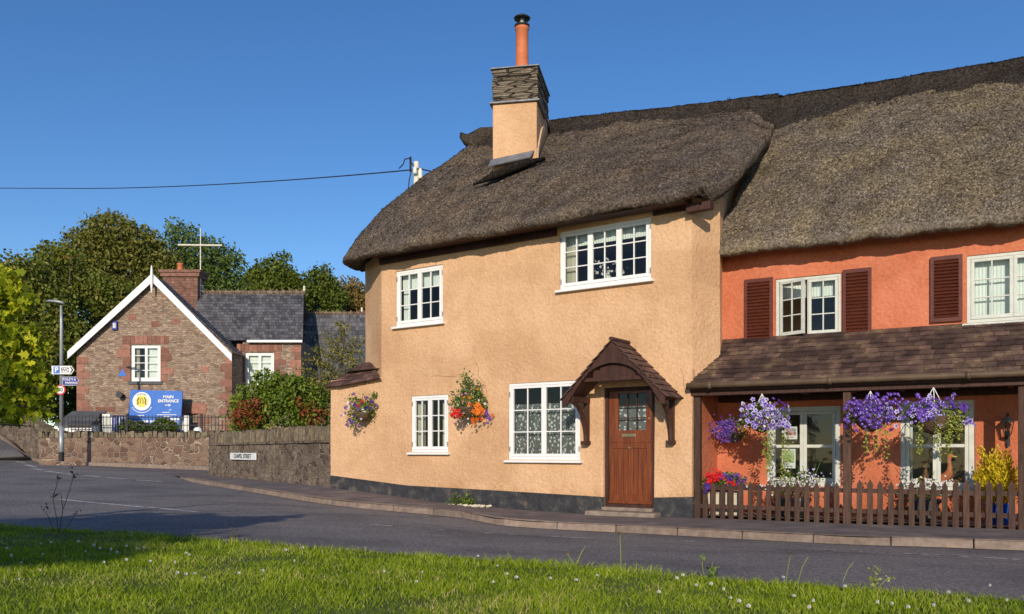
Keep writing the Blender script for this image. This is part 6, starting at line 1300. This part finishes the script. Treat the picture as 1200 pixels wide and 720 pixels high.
b_ = gp(672, 665); stalk('grass_stalk', 'leaning tuft of thin grass stalks at the verge edge below the large window', b_, [[(0, 0, 0), (-.02, 0, .06), (-.05, 0, .11)], [(.02, 0, 0), (.05, 0, .09), (.09, 0, .16)], [(.01, 0, 0), (.04, 0, .07), (.07, 0, .13)]], [((-.05, 0, .11), 8, .008, .02)], 'gstem', headmat='leaf_gold', r0=.003)
b_ = gp(835, 680); stalk('verge_weed', 'leafy green weed with a drooping white flower at the verge edge', b_, [[(0, 0, 0), (-.005, 0, .08), (.0, 0, .12)], [(0, 0, .05), (.03, 0, .09), (.05, 0, .085)], [(-.05, 0, 0), (-.07, 0, .1), (-.065, 0, .16)]], [((-.0, 0, .06), 26, .018, .035), ((-.065, 0, .15), 12, .012, .025)], 'gstem', headmat='leaf_basket', r0=.003)
b_ = gp(1026, 690); stalk('verge_weed', 'tall weed with a creamy flower head at the verge edge on the right', b_, [[(0, 0, 0), (0, 0, .07), (.01, 0, .13)], [(.01, 0, 0), (.06, 0, .05), (.10, 0, .07)]], [((0, 0, .12), 36, .018, .018), ((.10, 0, .07), 14, .012, .018), ((-.01, 0, .05), 30, .02, .03)], 'gstem', headmat='leaf_lime', r0=.003)
b_ = gp(935, 682); stalk('grass_stalk', 'pale bent grass stalks leaning right on the verge beneath the fence', b_, [[(0, 0, 0), (.03, 0, .1), (.07, 0, .17)], [(-.08, 0, 0), (-.06, 0, .12), (-.05, 0, .18)], [(.3, 0, 0), (.33, 0, .08), (.37, 0, .13)]], [((-.05, 0, .18), 8, .01, .02)], 'gstem', headmat='leaf_basket', r0=.0025)
# plant, leaves and cover by the plinth
pw = Vector(FM.P(FM.a(551), .14, -.03)); t = thing('plinth_plant', pw, 'small green plant sprouting on the pavement against the dark plinth', 'plant'); P = np.array([pw+Vector((random.gauss(0, .09), random.gauss(0, .04), abs(random.gauss(0, .09)))) for _ in range(260)]); V, F = leaf_arrays(P, .05, .5, up=.5); npmesh('foliage', 'leaf_hedge', V, F, rng.random(len(P)), t)
P = np.array([pw+Vector((-.2+random.gauss(0, .08), .02+random.gauss(0, .04), abs(random.gauss(0, .10)))) for _ in range(200)]); V, F = leaf_arrays(P, .04, .4); npmesh('dry_foliage', 'leaf_mid', V, F, rng.random(len(P)), t)
pbl = MB()
for i in range(34): q = Vector(FM.P(FM.a(552)+random.uniform(-.5, .62), random.uniform(.18, .42), -.045)); pbl.tube([q, q+Vector((.04+random.random()*.05, .01, .015))], random.uniform(.012, .026), 6)
o = pbl.build('pebbles', 'cream', bevel=0); props(o, 'scatter of pale pebbles and debris on the pavement below the plinth plant', 'pebbles', kind='stuff')
mh = MB(); q = Vector(FM.P(FM.a(503), .80, 0)); zz = .035
FH = Frame((q.x, q.y), (.827, -.563))
def pvz(a, b):
    p = Vector(FH.P(a, b, 0)); return None
mh.hexa([FH.P(-.35, .2, -.05), FH.P(.35, .2, -.05), FH.P(.35, -.2, -.05), FH.P(-.35, -.2, -.05), FH.P(-.35, .2, zz+.004), FH.P(.35, .2, zz-.03), FH.P(.35, -.2, zz-.02), FH.P(-.35, -.2, zz+.016)]); o = mh.build('service_cover', 'rustiron'); props(o, 'rusty reddish service cover set in the pavement before the cottage', 'cover')

# ------------------------------------------------------------------ light, sky, camera
EL, AZ = 21.0, 7.5
sun = bpy.data.lights.new('sun', 'SUN'); sun.energy = 4.2; sun.angle = R(.5); sun.color = (1, .87, .72)
so_ = bpy.data.objects.new('sun', sun); C.objects.link(so_)
dvec = Vector((math.sin(R(AZ))*math.cos(R(EL)), math.cos(R(AZ))*math.cos(R(EL)), -math.sin(R(EL)))); so_.rotation_euler = dvec.to_track_quat('-Z', 'Y').to_euler()
wd = bpy.data.worlds.new('World'); bpy.context.scene.world = wd; wd.use_nodes = True; nt = wd.node_tree
sk = nt.nodes.new('ShaderNodeTexSky'); sk.sky_type = 'NISHITA'; sk.sun_disc = False; sk.sun_elevation = R(EL); sk.sun_rotation = R(180+AZ); sk.altitude = 600; sk.air_density = 1.0; sk.dust_density = .3; sk.ozone_density = 3.0
bg = nt.nodes['Background']; bg.inputs[1].default_value = .14; hs = nt.nodes.new('ShaderNodeHueSaturation'); hs.inputs['Hue'].default_value = .507; hs.inputs['Saturation'].default_value = 1.22; hs.inputs['Value'].default_value = .97; nt.links.new(sk.outputs[0], hs.inputs['Color']); nt.links.new(hs.outputs[0], bg.inputs[0])
cam = bpy.data.cameras.new('camera'); co = bpy.data.objects.new('camera', cam); C.objects.link(co); co.location = (0, 0, EYE); co.rotation_euler = (R(90), 0, 0)
cam.sensor_width = 36; cam.lens = 30; cam.shift_y = (HOR-360)/1200; cam.clip_end = 2000; cam.clip_start = .05
sc = bpy.context.scene; sc.camera = co
sc.view_settings.view_transform = 'Standard'; sc.view_settings.look = 'None'; sc.view_settings.exposure = 0.0; sc.view_settings.gamma = 1
sc.render.resolution_x = 1024; sc.render.resolution_y = 614
for o in list(C.objects):
    if 'org' in o: del o['org']
